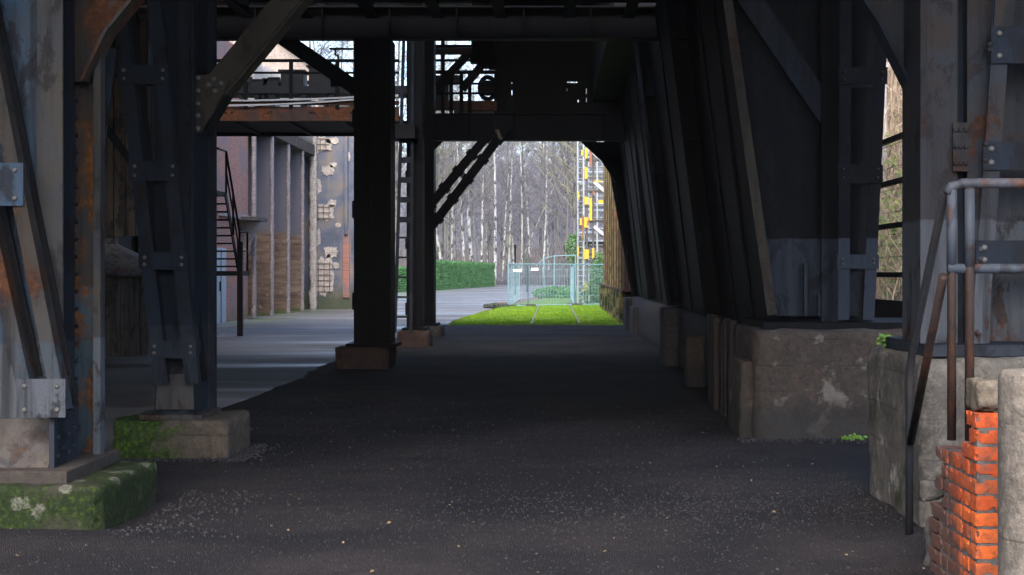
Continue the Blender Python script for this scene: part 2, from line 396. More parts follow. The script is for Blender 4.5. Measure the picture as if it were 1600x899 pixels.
def leafmat(name, c1, c2, sc=.5, rough=.6):
    t = NT(name); n = t.noise(sc, 3, .6); f = t.noise(17, 2, .5)
    return t.done(t.mix(t.step(t.math('ADD', t.math('MULTIPLY', n, .6), t.math('MULTIPLY', f, .4)), .36, .64), c1, c2), rough, 0, .3)
def grassmat():
    t = NT('grass_blades'); n = t.noise(.55, 3, .6); f = t.noise(17, 2, .5)
    c = t.mix(t.step(t.math('ADD', t.math('MULTIPLY', n, .6), t.math('MULTIPLY', f, .4)), .36, .64), (.075,.205,.006), (.20,.32,.014))
    c = t.mix(t.math('MULTIPLY', t.step(t.noise(1.5, 4, .65, t.off((3, 8, 1))), .54, .66), .6), c, (.20,.20,.055))
    c = t.mix(t.math('MULTIPLY', t.step(t.noise(3.2, 4, .65, t.off((9, 1, 5))), .56, .66), .6), c, (.035,.10,.008))
    return t.done(c, .6, 0, .3)
M['grass'] = grassmat()
M['hedge'] = leafmat('hedge_leaves', (.022,.085,.02), (.06,.16,.035), 1.2)
M['ivy'] = leafmat('ivy_leaves', (.03,.085,.016), (.09,.17,.045), 3)
M['weed'] = leafmat('weed_leaves', (.07,.17,.02), (.14,.26,.04), 9)
M['bramble_leaf'] = leafmat('bramble_leaves', (.05,.085,.018), (.19,.22,.045), 3)
M['bramble_stem'] = plain('bramble_canes', (.17,.125,.08), (.36,.28,.19), 6)
M['leaf_dry'] = leafmat('dry_leaves', (.13,.075,.035), (.28,.20,.12), 6)
M['pebble'] = leafmat('pebbles', (.013,.0125,.015), (.036,.033,.034), 23, .85)
def birchbark(name, a, b, dk, thr):
    t = NT(name)
    n = t.noise(1, 5, .7, t.sc((2.4, 2.4, 1.3))); g = t.noise(.35, 3, .6)
    c = t.mix(t.step(g, .4, .62), a, b)
    c = t.mix(t.step(n, thr, thr+.07), c, dk)
    return t.done(c, .85, 0, .2)
M['birch'] = birchbark('white_birch_bark', (.40,.395,.39), (.25,.255,.20), (.05,.045,.045), .50)
M['bark'] = birchbark('grey_green_bark', (.12,.108,.112), (.13,.13,.088), (.035,.03,.03), .5)  # trunks paled: some of the mist is put into the bark colour
M['twig'] = plain('grey_brown_twigs', (.085,.078,.088), (.13,.12,.125), .6, .9, bump=0)
M['twig_green'] = plain('lichen_green_twigs', (.115,.11,.075), (.17,.165,.11), .6, .9, bump=0)
M['far_twig'] = plain('haze_pale_twigs', (.135,.14,.165), (.185,.19,.21), .2, .95, bump=0)  # distance haze is put into this pale blue-grey twig colour

# ------------------------------------------------------------------ ground
def sheet(name, m, pts, z, loc=(0,0,0)):
    mb = MB(); mb.add([(p[0], p[1], z) for p in pts], [tuple(range(len(pts)))])
    return kind(mb.build(name, m, fix=False), 'structure')
ring = [(900*math.cos(2*math.pi*k/48), 900*math.sin(2*math.pi*k/48)) for k in range(48)]
sheet('ground', M['soil'], ring, -.03)
# asphalt yard on the left, running on as the road that curves off behind the lawn
yard = [(-40,-30), (40,-30), (40,4), (2.1,4), (2.1,42), (-3.1,42), (-3.3,46), (-3.0,54), (-2.75,60), (-2.6,64), (-2.0,80), (-.2,104), (4,128), (12,150), (30,168), (30,182), (10,172),
        (-4,171), (-7.0,165), (-9.4,138), (-11.2,118), (-14,100), (-40,90)]
mb = MB(); n = len(yard); mb.add([(p[0], p[1], 0) for p in yard], [tuple(range(n))])
kind(mb.build('asphalt_yard', M['asphalt'], fix=False), 'structure')

def gx0(y): return -3.85 + .22*noise.noise((y*.35, 2.2, 0)) + .08*noise.noise((y*1.7, 5, 0)) - (2.6 if y < 9 else max(0, 2.6*(1-(y-9)/3.0)) if y < 12 else 0)
def gz(x, y):
    z = .035 + .022*noise.noise((x*.9, y*.6, 1)) + .008*noise.noise((x*4, y*4, 2))
    z += .10*math.exp(-((x-2.3)/.35)**2)*(.6+.4*noise.noise((y*1.2, 0, 3)))*max(0, min(1, (11.8-y)/1.2))
    z += .05*math.exp(-((y-8.3)/.35)**2)*math.exp(-((x+3.2)/.9)**2)
    e = min(1, max(0, (x-gx0(y))/.4)); return .006 + (z-.006)*e
mb = MB(); NXg, NYg = 64, 330
for j in range(NYg+1):
    y = 3.5 + (42.3-3.5)*(j/NYg)**1.35; a, b = gx0(y), 3.3
    for i in range(NXg+1):
        x = a + (b-a)*i/NXg; yy = y + (.35*noise.noise((x*.7, 9, 0)) if j == NYg else 0)
        mb.v.append((x, yy, gz(x, yy)))
for j in range(NYg):
    for i in range(NXg): k = j*(NXg+1)+i; mb.f.append((k, k+1, k+NXg+2, k+NXg+1))
kind(mb.build('gravel_ground', M['gravel'], smooth=True, fix=False), 'structure')
# loose stones
mb = MB()
def stone(x, y, r):
    z = gz(x, y); a = rnd.random()*6.28
    ps = [(r*rnd.uniform(.6,1.2)*math.cos(a+k*1.571), r*rnd.uniform(.6,1.2)*math.sin(a+k*1.571)) for k in range(4)]
    mb.add([(x+p[0], y+p[1], z-.004) for p in ps] + [(x+p[0]*.55+r*rnd.uniform(-.2,.2), y+p[1]*.55, z+r*rnd.uniform(.5,.9)) for p in ps],
           [(0,1,5,4),(1,2,6,5),(2,3,7,6),(3,0,4,7),(4,5,6,7)])
for k in range(9000):
    y = 6.8 + 11*rnd.random()**1.6; x = rnd.uniform(max(gx0(y), -4.2), 2.2); stone(x, y, rnd.uniform(.003, .008)*(1.8 if rnd.random() < .04 else 1))
for k in range(2200):
    x = rnd.gauss(1.1, 1.0); y = rnd.gauss(9.4, .6) + .12*x
    if x < 2.15: stone(x, y, rnd.uniform(.004, .011))
for k in range(330):
    x = -2.6 + abs(rnd.gauss(0, .32)); y = rnd.uniform(8.3, 10.2); stone(x, y, rnd.uniform(.005, .016))
for k in range(900):
    u = rnd.random()
    if k % 3 == 0: x, y = rnd.uniform(-3.9, -2.6), 11.85 - abs(rnd.gauss(0, .09))
    elif k % 3 == 1: x, y = -2.70 + abs(rnd.gauss(0, .10)), rnd.uniform(11.7, 12.9)
    else: x, y = rnd.uniform(1.7, 3.0), 13.28 - abs(rnd.gauss(0, .12))
    stone(x, y, rnd.uniform(.006, .022))
kind(mb.build('loose_stones', M['pebble'], fix=False), 'stuff')
mb = MB()
for k in range(170):
    y = 7 + 12*rnd.random()**1.7; x = rnd.uniform(-3.2, 2.1); z = gz(x, y)+.014; a = rnd.random()*6.28; r = rnd.uniform(.006, .017)
    u, v = Vector((math.cos(a), math.sin(a), rnd.uniform(-.3,.3)))*r, Vector((-math.sin(a), math.cos(a), rnd.uniform(-.4,.4)))*r*.55
    c = Vector((x, y, z)); mb.add([c-u, c-v+Vector((0,0,.006)), c+u, c+v], [(0,1,2),(0,2,3)])
kind(mb.build('fallen_leaves', M['leaf_dry'], fix=False), 'stuff')

# lawn and grass
def lawn_l(y):
    pts = [(42,-3.0),(46,-3.1),(52,-2.85),(58,-2.5),(63,-2.2),(75,-1.5),(95,.4),(110,2.6),(118,4.5)]
    for (a, xa), (b, xb) in zip(pts, pts[1:]):
        if y <= b: return xa + (xb-xa)*(y-a)/(b-a) if y >= a else xa
    return pts[-1][1]
def lawn_z(x, y): return .03 + .03*noise.noise((x*.5, y*.4, 4))
mb = MB(); nx, ny = 24, 90
for j in range(ny+1):
    y = 42 + 76*(j/ny); a = lawn_l(y)
    for i in range(nx+1):
        x = a + (9-a)*i/nx; mb.v.append((x, y, lawn_z(x, y) if 0 < i else .008))
for j in range(ny):
    for i in range(nx): k = j*(nx+1)+i; mb.f.append((k, k+1, k+nx+2, k+nx+1))
kind(mb.build('lawn', M['lawn'], smooth=True, fix=False), 'structure')
mb = MB()
for k in range(46000):
    y = 41.7 + 26*rnd.random()**1.25; a = lawn_l(max(42, y)); x = a - .12*rnd.random() + (2.9-a)*rnd.random(); z = lawn_z(x, y)
    if min(abs(x+.66), abs(x-.77)) < .035 and rnd.random() < .72: continue
    t = rnd.random()*6.28; wv = rnd.uniform(.008, .018); h = rnd.uniform(.04, .09)*(.8+.6*noise.noise((x*1.3, y*.8, 7)))
    dx, dy = math.cos(t)*wv, math.sin(t)*wv
    mb.add([(x-dx, y-dy, z-.01), (x+dx, y+dy, z-.01), (x+rnd.uniform(-.04,.04), y+rnd.uniform(-.04,.04), z+max(.02, h))], [(0,1,2)])
kind(mb.build('lawn_grass', M['grass'], fix=False), 'stuff')
for xx, lb in ((-.66, 'pale sunken rail in the lawn nearer the road'), (.77, 'pale sunken rail in the lawn nearer the rusty wall')):
    mb = MB()
    mb.box(xx-.03, xx+.03, 42.2, 66, -.02, .075).box(xx-.07, xx+.07, 42.2, 66, -.04, .0)
    tag(mb.build('track_rail', M['rail_steel'], loc=(xx, 42, 0)), lb, 'rail', 'rails sunk in the lawn')

# hill beyond the wood
mb = MB(); hx, hy = 40, 14
for j in range(hy+1):
    y = 225 + 300*j/hy
    for i in range(hx+1):
        x = -260 + 520*i/hx
        z = -1 + 21*min(1, max(0, (y-225)/190))**1.1*(1+.25*noise.noise((x*.012, y*.01, 3))); mb.v.append((x, y, z))
for j in range(hy):
    for i in range(hx): k = j*(hx+1)+i; mb.f.append((k, k+1, k+hx+2, k+hx+1))
kind(mb.build('hill', M['soil'], smooth=True, fix=False), 'structure')

# ------------------------------------------------------------------ overhead deck of the trestle
def deck(label, x0, x1, y0, y1, z, joists, name='overhead_deck'):
    t = thing(name, label, 'deck', ((x0+x1)/2, (y0+y1)/2, z))
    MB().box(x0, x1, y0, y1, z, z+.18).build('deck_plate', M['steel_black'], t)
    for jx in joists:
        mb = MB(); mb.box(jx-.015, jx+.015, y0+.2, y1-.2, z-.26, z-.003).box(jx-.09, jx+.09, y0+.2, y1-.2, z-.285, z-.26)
        mb.build('joist', M['steel_black'], t)
    return t
JX = [-6.0, -4.9, -3.95, -2.9, -1.85, -.85, .25, 1.2]
DECK_Y0 = 3.9
deck('sooty steel plate deck with lengthwise joists roofing the passage', -13, 4.2, DECK_Y0, 23.0, 5.95, JX)
deck('added unseen black deck shading the machinery and walkway', -13, 4.2, 24.2, 37.5, 8.6, [-6,-4,-2,0,2])  # added out of view to keep daylight off the ground below

def cross_beam(label, y, z0, z1, x0, x1, m='steel_black', nriv=0, w_=.3):
    t = thing('cross_beam', label, 'beam', ((x0+x1)/2, y, z0), 'cross beams of the trestle')
    mb = MB(); mb.box(x0, x1, y-.02, y+.02, z0+.02, z1-.02); mb.build('web', M[m], t)
    for zz in (z0, z1-.022): MB().box(x0, x1, y-w_/2, y+w_/2, zz, zz+.022).build('flange', M[m], t)
    k = x0+.4
    while k < x1-.3: MB().box(k, k+.02, y-.13, y-.021, z0+.024, z1-.024).build('stiffener', M[m], t); k += 1.1
    return t
cross_beam('sooty cross beam over the near pair of riveted columns', 9.35, 5.05, 5.65, -8, 4.1, 'steel_black')
cross_beam('sooty cross beam over the column with the bolted knee brace', 12.25, 5.05, 5.65, -8, 4.1, 'steel_black')
cross_beam('black cross beam whose lower edge crosses above the railed walkway', 23.4, 5.42, 5.95, -13, 4.2)
cross_beam('black portal beam across the far opening above lawn and wood', 35.1, 4.83, 5.5, -3.6, 4.0)

# ------------------------------------------------------------------ plinths
def plinth(name, label, m, b, seed, step=.06, amp=.016, rad=.035, group='column plinths', cat='plinth'):
    mb = MB(); rough_block(mb, *b, step=step, amp=amp, rad=rad, seed=seed)
    return tag(mb.build(name, M[m], loc=((b[0]+b[1])/2, (b[2]+b[3])/2, 0), smooth=True), label, cat, group)
plinth('concrete_plinth', 'dark mossy concrete plinth with lichen rings under the nearest left column', 'mossy', (-5.2, -2.69, 8.46, 9.7, -.15, .325), 1, .05)
plinth('concrete_plinth', 'square concrete plinth half covered in bright green moss', 'mossy_half', (-3.68, -2.72, 11.85, 12.8, -.15, .36), 2, .05, .02)
plinth('concrete_plinth', 'dark reddish plinth under the thick black middle column', 'conc_red', (-3.54, -2.66, 22.95, 24.1, -.15, .38), 3, .12)
plinth('concrete_plinth', 'reddish plinth under the black column with the ladder', 'conc_red', (-3.28, -2.58, 29.6, 30.5, -.15, .37), 4, .12)
plinth('concrete_plinth', 'small dark plinth beside the corner of the lawn', 'conc_dark', (-3.2, -2.7, 34.5, 35.5, -.15, .29), 5, .12)

# ------------------------------------------------------------------ lattice legs
def leg(root, Y0, lt, lb, rt, rb, battens, m, wpx, depth=.36, rear=True, mb_m=None, rivr=.017):
    """two raked angle bars (front pair + rear pair) tied by riveted battens; points in photo pixels at depth Y0"""
    mt = M[m]; wd = wpx*Y0/F
    for (a, b, sgn) in ((lt, lb, 1), (rt, rb, 1)):
        p, q = W(*a, Y0), W(*b, Y0)
        mb = MB(); mb.bar(p, q, wd, .014); o = Vector((sgn*(wd/2-.006), .055, 0)); mb.bar(p+o, q+o, .013, .10)
        mb.build('leg_bar', mt, root)
        if rear:
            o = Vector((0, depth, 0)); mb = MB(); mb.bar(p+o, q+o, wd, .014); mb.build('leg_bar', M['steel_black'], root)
    for (y0, y1) in battens:
        ym = (y0+y1)/2; f = lambda a, b: a[0] + (b[0]-a[0])*(ym-a[1])/(b[1]-a[1])
        xl, xr = f(lt, lb)-wpx*.62, f(rt, rb)+wpx*.62
        z0, z1 = Z(y1, Y0), Z(y0, Y0); mb = MB(); rv = MB(); mb.box(X(xl, Y0), X(xr, Y0), Y0-.024, Y0-.009, z0, z1)
        for xx in (X(xl, Y0)+.05, X(xr, Y0)-.05):
            for zz in ((z0+.045, z1-.045) if z1-z0 > .13 else ((z0+z1)/2,)): rv.rivet((xx, Y0-.024, zz), (0,-1,0), rivr)
        bo = mb.build('batten', M[mb_m or m], root); rv.build('rivets', M['rivet' if Y0 < 13 else 'steel_right'], bo, smooth=True)
        if rear:
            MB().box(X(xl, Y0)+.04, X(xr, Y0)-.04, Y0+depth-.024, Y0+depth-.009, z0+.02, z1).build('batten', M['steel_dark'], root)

# ------------------------------------------------------------------ left column A (nearest)
t = thing('steel_column', 'nearest left column of pale blue painted plate streaked with rust', 'column', (-3.2, 9.1, .32), 'riveted columns of the trestle')
MB().box(-5.0, -2.93, 8.56, 9.62, .318, .40).build('base_plate', M['conc_brown'], t, .008)
mb = MB(); mb.box(-5.0, -3.085, 8.93, 8.955, .40, 5.05); mb.build('face_plate', M['steel_blue'], t)
mb = MB(); mb.box(-3.235, -3.075, 8.905, 8.929, .40, 5.05); 
mb.build('face_strip', M['steel_beige'], t)
mb = MB(); mb.box(-3.245, -3.22, 8.957, 9.42, .40, 5.05); mb.build('web', M['steel_black'], t)
for (yy, dx) in ((9.02, .06), (9.30, .07)):
    MB().box(-3.219, -3.16+dx*.3, yy, yy+.018, .40, 5.05).build('channel_flange', M['steel_dark'], t)
mb = MB(); mb.box(-3.22, -3.03, 9.42, 9.445, .36, 5.05); mb.build('rear_flange', M['steel_orange'], t)
mb = MB(); mb.box(-3.028, -2.98, 9.35, 9.445, .36, 5.05); mb.build('rear_angle', M['steel_beige'], t)
mb = MB()
for k in range(40): mb.rivet((-3.16+.0, 9.419, .55+k*.115), (0,-1,0), .014)
mb.build('rivet_row', M['steel_dark'], t, smooth=True)
# riveted side plate at the foot
mb = MB(); mb.box(-3.085, -3.062, 8.70, 9.16, .40, .885)
for i in range(4):
    for k in range(4): mb.rivet((-3.062, 8.78+.1*i, .46+.035*(i % 2)+.115*k), (1,0,0), .019)
mb.box(-3.082, -3.05, 8.685, 8.70, .40, .90)
mb.build('rivet_plate', M['steel_dark'], t, smooth=False)
MB().prism([(-5, 8.72, .40), (-3.10, 8.72, .40), (-3.10, 8.90, .68), (-5, 8.90, .68)], (0, .03, 0)).build('shoe_plate', M['shoe'], t)
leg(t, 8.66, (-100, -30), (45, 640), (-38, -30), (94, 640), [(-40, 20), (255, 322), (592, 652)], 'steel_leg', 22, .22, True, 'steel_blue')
# gusset and knee brace
yy = 9.33
mb = MB(); mb.prism([W(111, -60, yy), W(262, -60, yy), W(213, 0, yy), W(170, 52, yy), W(133, 128, yy), W(111, 128, yy)], (0, .02, 0)); mb.build('gusset_plate', M['steel_rust'], t)
mb = MB(); pts = [W(262, -60, yy), W(214, 0, yy), W(171, 52, yy), W(134, 128, yy)]
for a, b in zip(pts, pts[1:]): mb.bar(a + Vector((0,.0,0)), b, .02, .2)
mb.build('gusset_edge', M['steel_rust'], t)
mb = MB(); mb.bar(W(225, -40, yy+.03), W(420, -260, yy+.03), .28, .03).bar(W(240, -34, yy+.03), W(430, -250, yy+.03), .02, .22); mb.build('knee_brace', M['brace'], t)

# slim grey raked stay standing behind column A
t = thing('steel_stay', 'slim lilac grey stay with two bolts behind the nearest left column', 'stay', (X(152, 10.6), 10.6, .03))
p0, p1 = W(165, 60, 10.6), W(151, 330, 10.6)
mb = MB(); mb.bar(W(172, 60, 10.6), W(155, 215, 10.6), .10, .02).box(X(145, 10.6), X(160, 10.6), 10.59, 10.61, .0, Z(214, 10.6)); mb.build('flat_bar', M['steel_blue'], t)
mb = MB(); mb.box(X(144, 10.57), X(161, 10.57), 10.56, 10.588, Z(226, 10.6), Z(199, 10.6))
for py in (205, 219): mb.rivet(W(152, py, 10.56), (0,-1,0), .02)
mb.build('splice_plate', M['steel_blue'], t)
MB().box(X(172, 10.6)-.06, X(172, 10.6)+.06, 10.55, 10.65, Z(75, 10.6), 5.05).build('hanger', M['steel_black'], t)

# ------------------------------------------------------------------ left column B
t = thing('steel_column', 'dark blue box column with lattice leg standing on the half mossy plinth', 'column', (-3.16, 12.2, .36), 'riveted columns of the trestle')
MB().box(-3.48, -2.95, 11.93, 12.62, .352, .40).build('base_plate', M['shoe'], t, .008)
mb = MB(); mb.box(-3.36, -3.06, 11.98, 12.0, .40, 5.05).box(-3.36, -3.34, 12.0, 12.5, .4, 5.05); mb.build('face_plate', M['steel_dark'], t)
mb = MB(); mb.box(-3.06, -3.03, 11.975, 12.52, .40, 5.05); mb.build('side_plate', M['steel_blue'] if 0 else M['steel_dark'], t)
mb = MB(); mb.box(-3.16, -3.062, 11.955, 11.979, .40, 5.05)
for k in range(40): mb.rivet((-3.085, 11.955, .6+k*.15), (0,-1,0), .012)
mb.build('corner_angle', M['steel_dark'], t)
mb = MB(); mb.box(-3.029, -2.965, 12.44, 12.52, .40, 5.05); mb.build('rear_flange', M['steel_dark'], t)
MB().prism([W(243, 640, 11.93), W(303, 640, 11.93), W(300, 585, 11.93), W(246, 585, 11.93)], (0,.02,0)).build('shoe_plate', M['shoe'], t)
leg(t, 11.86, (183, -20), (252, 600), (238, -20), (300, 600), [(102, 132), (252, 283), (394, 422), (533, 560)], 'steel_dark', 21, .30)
mb = MB(); yy = 12.05
mb.prism([W(303, 117, yy), W(345, 117, yy), W(358, 125, yy), W(319, 208, yy), W(303, 208, yy)], (0, .02, 0))
mb.build('gusset_plate', M['brace'], t); mb = MB()
for py in (122, 142, 162, 181, 201): mb.rivet(W(309, py, yy), (0,-1,0), .024)
for p in ((326,133),(334,124),(336,142),(345,131)): mb.rivet(W(*p, yy), (0,-1,0), .024)
mb.build('rivet_row', M['rivet'], t, smooth=True)
mb = MB(); mb.bar(W(338, 133, yy+.045), W(560, -135, yy+.045), .20, .05).bar(W(357, 150, yy+.12), W(579, -118, yy+.12), .02, .24); mb.build('knee_brace', M['brace'], t)
mb = MB(); mb.bar(W(323, 208, yy+.12), W(357, 150, yy+.12), .02, .24); mb.build('gusset_edge', M['steel_black'], t)

# ------------------------------------------------------------------ dark columns C, D, E
def box_column(label, x0, x1, y0, y1, z1, m='steel_black', base=.38):
    t = thing('steel_column', label, 'column', ((x0+x1)/2, (y0+y1)/2, base), 'riveted columns of the trestle')
    MB().box(x0-.12, x1+.10, y0-.1, y1+.1, base-.006, base+.05).build('base_plate', M[m], t)
    mb = MB(); wd = x1-x0
    mb.box(x0, x0+wd*.46, y0, y0+.02, base+.05, z1).box(x1-wd*.46, x1, y0, y0+.02, base+.05, z1).box(x0+wd*.4, x1-wd*.4, y0+.03, y0+.05, base+.05, z1)
    mb.build('face_plate', M[m], t)
    MB().box(x1-.02, x1-.001, y0+.022, y1, base+.05, z1).box(x0+.001, x0+.02, y0+.022, y1, base+.05, z1).box(x0, x1, y1+.001, y1+.02, base+.05, z1).build('side_plate', M[m], t)
    mb = MB(); k = base+.3
    while k < z1-.1:
        for xx in (x0+.05, x1-.05, x0+wd*.38, x1-wd*.38): mb.rivet((xx, y0, k), (0,-1,0), .014)
        k += .3
    mb.build('rivet_row', M[m], t)
    for k in range(3):
        zc = base+.6 + k*1.5
        MB().box(x0-.035, x0-.001, y0+.05, y1-.05, zc, zc+.28).build('splice_plate', M[m], t)
    return t
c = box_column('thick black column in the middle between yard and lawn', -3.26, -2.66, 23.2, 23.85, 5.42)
mb = MB(); yk = 23.5
mb.bar(W(430, 52, yk), W(556, 138, yk), .24, .18); mb.build('knee_brace', M['steel_black'], c)
MB().box(X(518, yk), X(552, yk), yk-.1, yk+.1, Z(136, yk), Z(126, yk)).build('bracket', M['steel_black'], c)
d = box_column('black column with an upright ladder behind the thick middle column', -3.06, -2.76, 29.9, 30.4, 7.6, base=.37)
lt = MB(); 
for (a, b) in (((631, 60), (617, 520)), ((645, 60), (642, 520))): lt.bar(W(*a, 29.3), W(*b, 29.3), .065, .05)
lt.build('ladder_rail', M['steel_dark'], d)
for k, py in enumerate(range(215, 520, 31)): 
    xl = 631 - 14*(py-60)/460; xr = 645 - 3*(py-60)/460
    MB().box(X(xl, 29.3), X(xr, 29.3), 29.29, 29.31, Z(py+(9 if py < 350 else 3), 29.3), Z(py, 29.3)).build('rung', M['steel_dark'], d)
MB().box(X(608, 29.4), X(650, 29.4), 29.1, 29.9, Z(218, 29.4), Z(196, 29.4)).build('bracket', M['steel_black'], d)
e = box_column('far black corner column with twin knee braces at the lawn opening', -3.27, -2.93, 34.8, 35.4, 7.9, base=.29)
for (a, b) in (((660, 336), (772, 200)), ((670, 360), (792, 200))):
    mb = MB(); p, q = W(*a, 34.95), W(*b, 34.95); mb.bar(p, q, .21, .16)
    for k in range(5):
        g = p.lerp(q, (k+.6)/5.2); dd = (q-p).normalized()*.07; mb.bar(g-dd, g+dd, .28, .20)
    mb.build('knee_brace', M['steel_black'], e)
MB().prism([W(677, 221, 34.9), W(677, 236, 34.9), W(692, 221, 34.9)], (0, .1, 0)).build('gusset_plate', M['steel_black'], e)
MB().prism([W(773, 203, 34.8), W(779, 202, 34.8), W(785, 218, 34.8), W(780, 218, 34.8)], (0, .03, 0)).build('brace_clip', M['rust_plate'], e)
# filler post strip between D and E seen above the ladder
box_column('slim black post between the ladder column and the far corner column', -3.33, -3.0, 32.2, 32.6, 8.6, base=.02)

# ------------------------------------------------------------------ right side: near column RA
RA = plinth('concrete_pier', 'tall grey concrete pier with a pale worn flank behind the stair railing', 'conc_grey', (2.18, 4.2, 8.45, 9.9, -.15, 1.09), 6, .06, .02, group='concrete piers')
t = thing('steel_column', 'right column of brown stained riveted plates behind the stair railing', 'column', (2.6, 9.1, 1.09), 'riveted columns of the trestle')
MB().box(2.26, 4.1, 8.6, 9.75, 1.083, 1.16).build('base_plate', M['steel_dark'], t, .008)
mb = MB(); mb.box(2.30, 2.50, 8.80, 8.825, 1.16, 5.05).box(2.30, 2.32, 8.827, 9.38, 1.16, 5.05); mb.build('face_plate', M['steel_right'], t)
mb = MB(); mb.box(2.265, 2.298, 8.78, 8.84, 1.16, 5.05); mb.build('edge_angle', M['steel_right'], t)
mb = MB(); mb.box(2.36, 2.52, 9.40, 9.425, 1.16, 5.05).box(2.33, 2.358, 9.36, 9.425, 1.16, 5.05); mb.build('rear_flange', M['steel_right'], t)
mb = MB(); mb.box(2.502, 2.64, 8.90, 8.92, 1.16, 5.05); mb.build('web', M['steel_dark'], t)
mb = MB(); mb.box(2.56, 2.70, 8.80, 8.822, 1.16, 5.05).box(2.565, 2.58, 8.823, 8.90, 1.16, 5.05); mb.build('second_flange', M['steel_right'], t)
mb = MB(); mb.box(X(1489, 8.77), X(1513, 8.77), 8.765, 8.779, Z(268, 8.78), Z(192, 8.78))
for i in range(3):
    for k in range(3): mb.rivet((X(1493+8*i, 8.765), 8.765, Z(204+26*k, 8.78)), (0,-1,0), .016)
mb.build('rivet_plate', M['steel_right'], t)
mb = MB(); mb.box(2.72, 4.0, 9.02, 9.04, 1.16, 5.05); mb.build('back_plate', M['steel_right'], t)
leg(t, 8.72, (1572, -60), (1528, 560), (1690, -60), (1640, 560), [(42, 100), (222, 266), (376, 418)], 'steel_right', 26, .26, False, 'steel_dark', .02)
mb = MB()
for py in (70, 78, 225, 250, 390, 405, 520): mb.rivet(W(1545-.04*py+4, py, 8.70), (0,-1,0), .02)
mb.build('rivet_row', M['steel_right'], t)
yy = 9.34
mb = MB(); mb.prism([W(1280, -60, yy), W(1442, -60, yy), W(1442, 138, yy), W(1419, 138, yy), W(1389, 78, yy), W(1368, 36, yy), W(1345, 2, yy)], (0, .02, 0)); mb.build('gusset_plate', M['steel_right'], t)
mb = MB(); pts = [W(1280, -60, yy), W(1345, 2, yy), W(1368, 36, yy), W(1389, 78, yy), W(1419, 138, yy)]
for a, b in zip(pts, pts[1:]): mb.bar(a, b, .02, .2)
mb.build('gusset_edge', M['steel_dark'], t)
mb = MB(); mb.bar(W(1330, -50, yy+.03), W(1130, -260, yy+.03), .28, .03).bar(W(1316, -44, yy+.03), W(1120, -250, yy+.03), .02, .22); mb.build('knee_brace', M['brace'], t)

# ------------------------------------------------------------------ right: pier RB, raked leg, plate, lattice column
mb = MB(); rough_block(mb, 1.87, 4.1, 13.3, 15.2, -.15, 1.06, .07, .022, .05, 8); rough_block(mb, 1.76, 1.95, 13.42, 14.4, -.15, .76, .06, .016, .03, 9)
tag(mb.build('concrete_pier', M['conc_brown'], loc=(2.9, 14.2, 0), smooth=True), 'broad brown stained concrete pier with a stepped left corner', 'pier', 'concrete piers')
t = thing('raked_column', 'sooty raked column with a pale lower coat above the broad stained pier', 'column', (2.4, 13.8, 1.06), 'raked columns of the bunker')
MB().box(1.98, 4.0, 13.45, 14.9, 1.055, 1.12).build('base_plate', M['steel_black'], t)
p, q = W(1128, -60, 13.62), W(1206, 492, 13.62)
mb = MB(); mb.bar(p, q, .085, .016); o = Vector((.045, .07, 0)); mb.bar(p+o, q+o, .014, .14); mb.build('edge_angle', M['brace'], t)
yy = 13.8
mb = MB(); mb.prism([W(1138, -60, yy), W(1312, -60, yy), W(1312, 494, yy), W(1212, 494, yy)], (0, .02, 0)); mb.build('face_plate', M['steel_right_flat'], t)
MB().box(X(1314, 14.1), X(1362, 14.1), 14.1, 14.12, 1.12, 5.9).build('back_plate', M['steel_black'], t)
mb = MB(); mb.bar(W(1165, -10, yy-.05), W(1300, 190, yy-.05), .22, .05); mb.build('knee_brace', M['steel_dark'], t)
mb = MB(); mb.box(X(1284, 13.7), X(1309, 13.7), 13.7, 13.79, 1.12, 5.7); mb.build('stiffener', M['steel_right_flat'], t)
mb = MB(); 
for (px, py) in ((1258, 412), (1279, 462)): mb.box(X(px-2, 13.72), X(px+3, 13.72), 13.70, 13.79, Z(494, 13.72), Z(py, 13.72))
mb.build('fin_strip', M['steel_right_flat'], t)
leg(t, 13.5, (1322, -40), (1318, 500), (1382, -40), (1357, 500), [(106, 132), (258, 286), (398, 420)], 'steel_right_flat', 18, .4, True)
mb = MB(); mb.prism([W(1322, 425, 13.54), W(1362, 425, 13.54), W(1366, 494, 13.54), W(1316, 494, 13.54)], (0, .02, 0)); mb.build('shoe_plate', M['steel_dark'], t)

# other raked columns down the right side
def raked(label, xb, Yb, top_dx, z1, plate, m='steel_black', base=1.0):
    t = thing('raked_column', label, 'column', (xb, Yb, base), 'raked columns of the bunker')
    p, q = Vector((xb, Yb, base)), Vector((xb-top_dx, Yb, z1))
    mb = MB(); mb.bar(p, q, .07, .016).bar(p+Vector((.03,.07,0)), q+Vector((.03,.07,0)), .014, .14); mb.build('edge_angle', M['steel_dark'] if plate == 2 else M['steel_black'], t)
    mb = MB(); mb.prism([p+Vector((.04,.16,0)), q+Vector((.04,.16,0)), q+Vector((1.0,.16,0)), p+Vector((.55,.16,0))], (0,.02,0)); mb.build('face_plate', M[m], t)
    for k in range(3):
        g = p.lerp(q, .2+.28*k); MB().box(g.x+.04, g.x+.34, Yb+.05, Yb+.158, g.z, g.z+.16).build('batten', M[m], t)
    return t
raked('black raked column behind the short concrete post', 2.06, 19.0, .62, 5.9, 1)
raked('black raked column with a thin bright edge beyond the short concrete post', 2.05, 25.3, .62, 5.9, 2)
raked('black raked column next to the small far piers', 2.12, 31.5, .62, 8.4, 1)
r4 = raked('farthest raked column standing against the light of the lawn', 2.14, 38.2, 1.02, 6.6, 2, 'steel_black', .9)
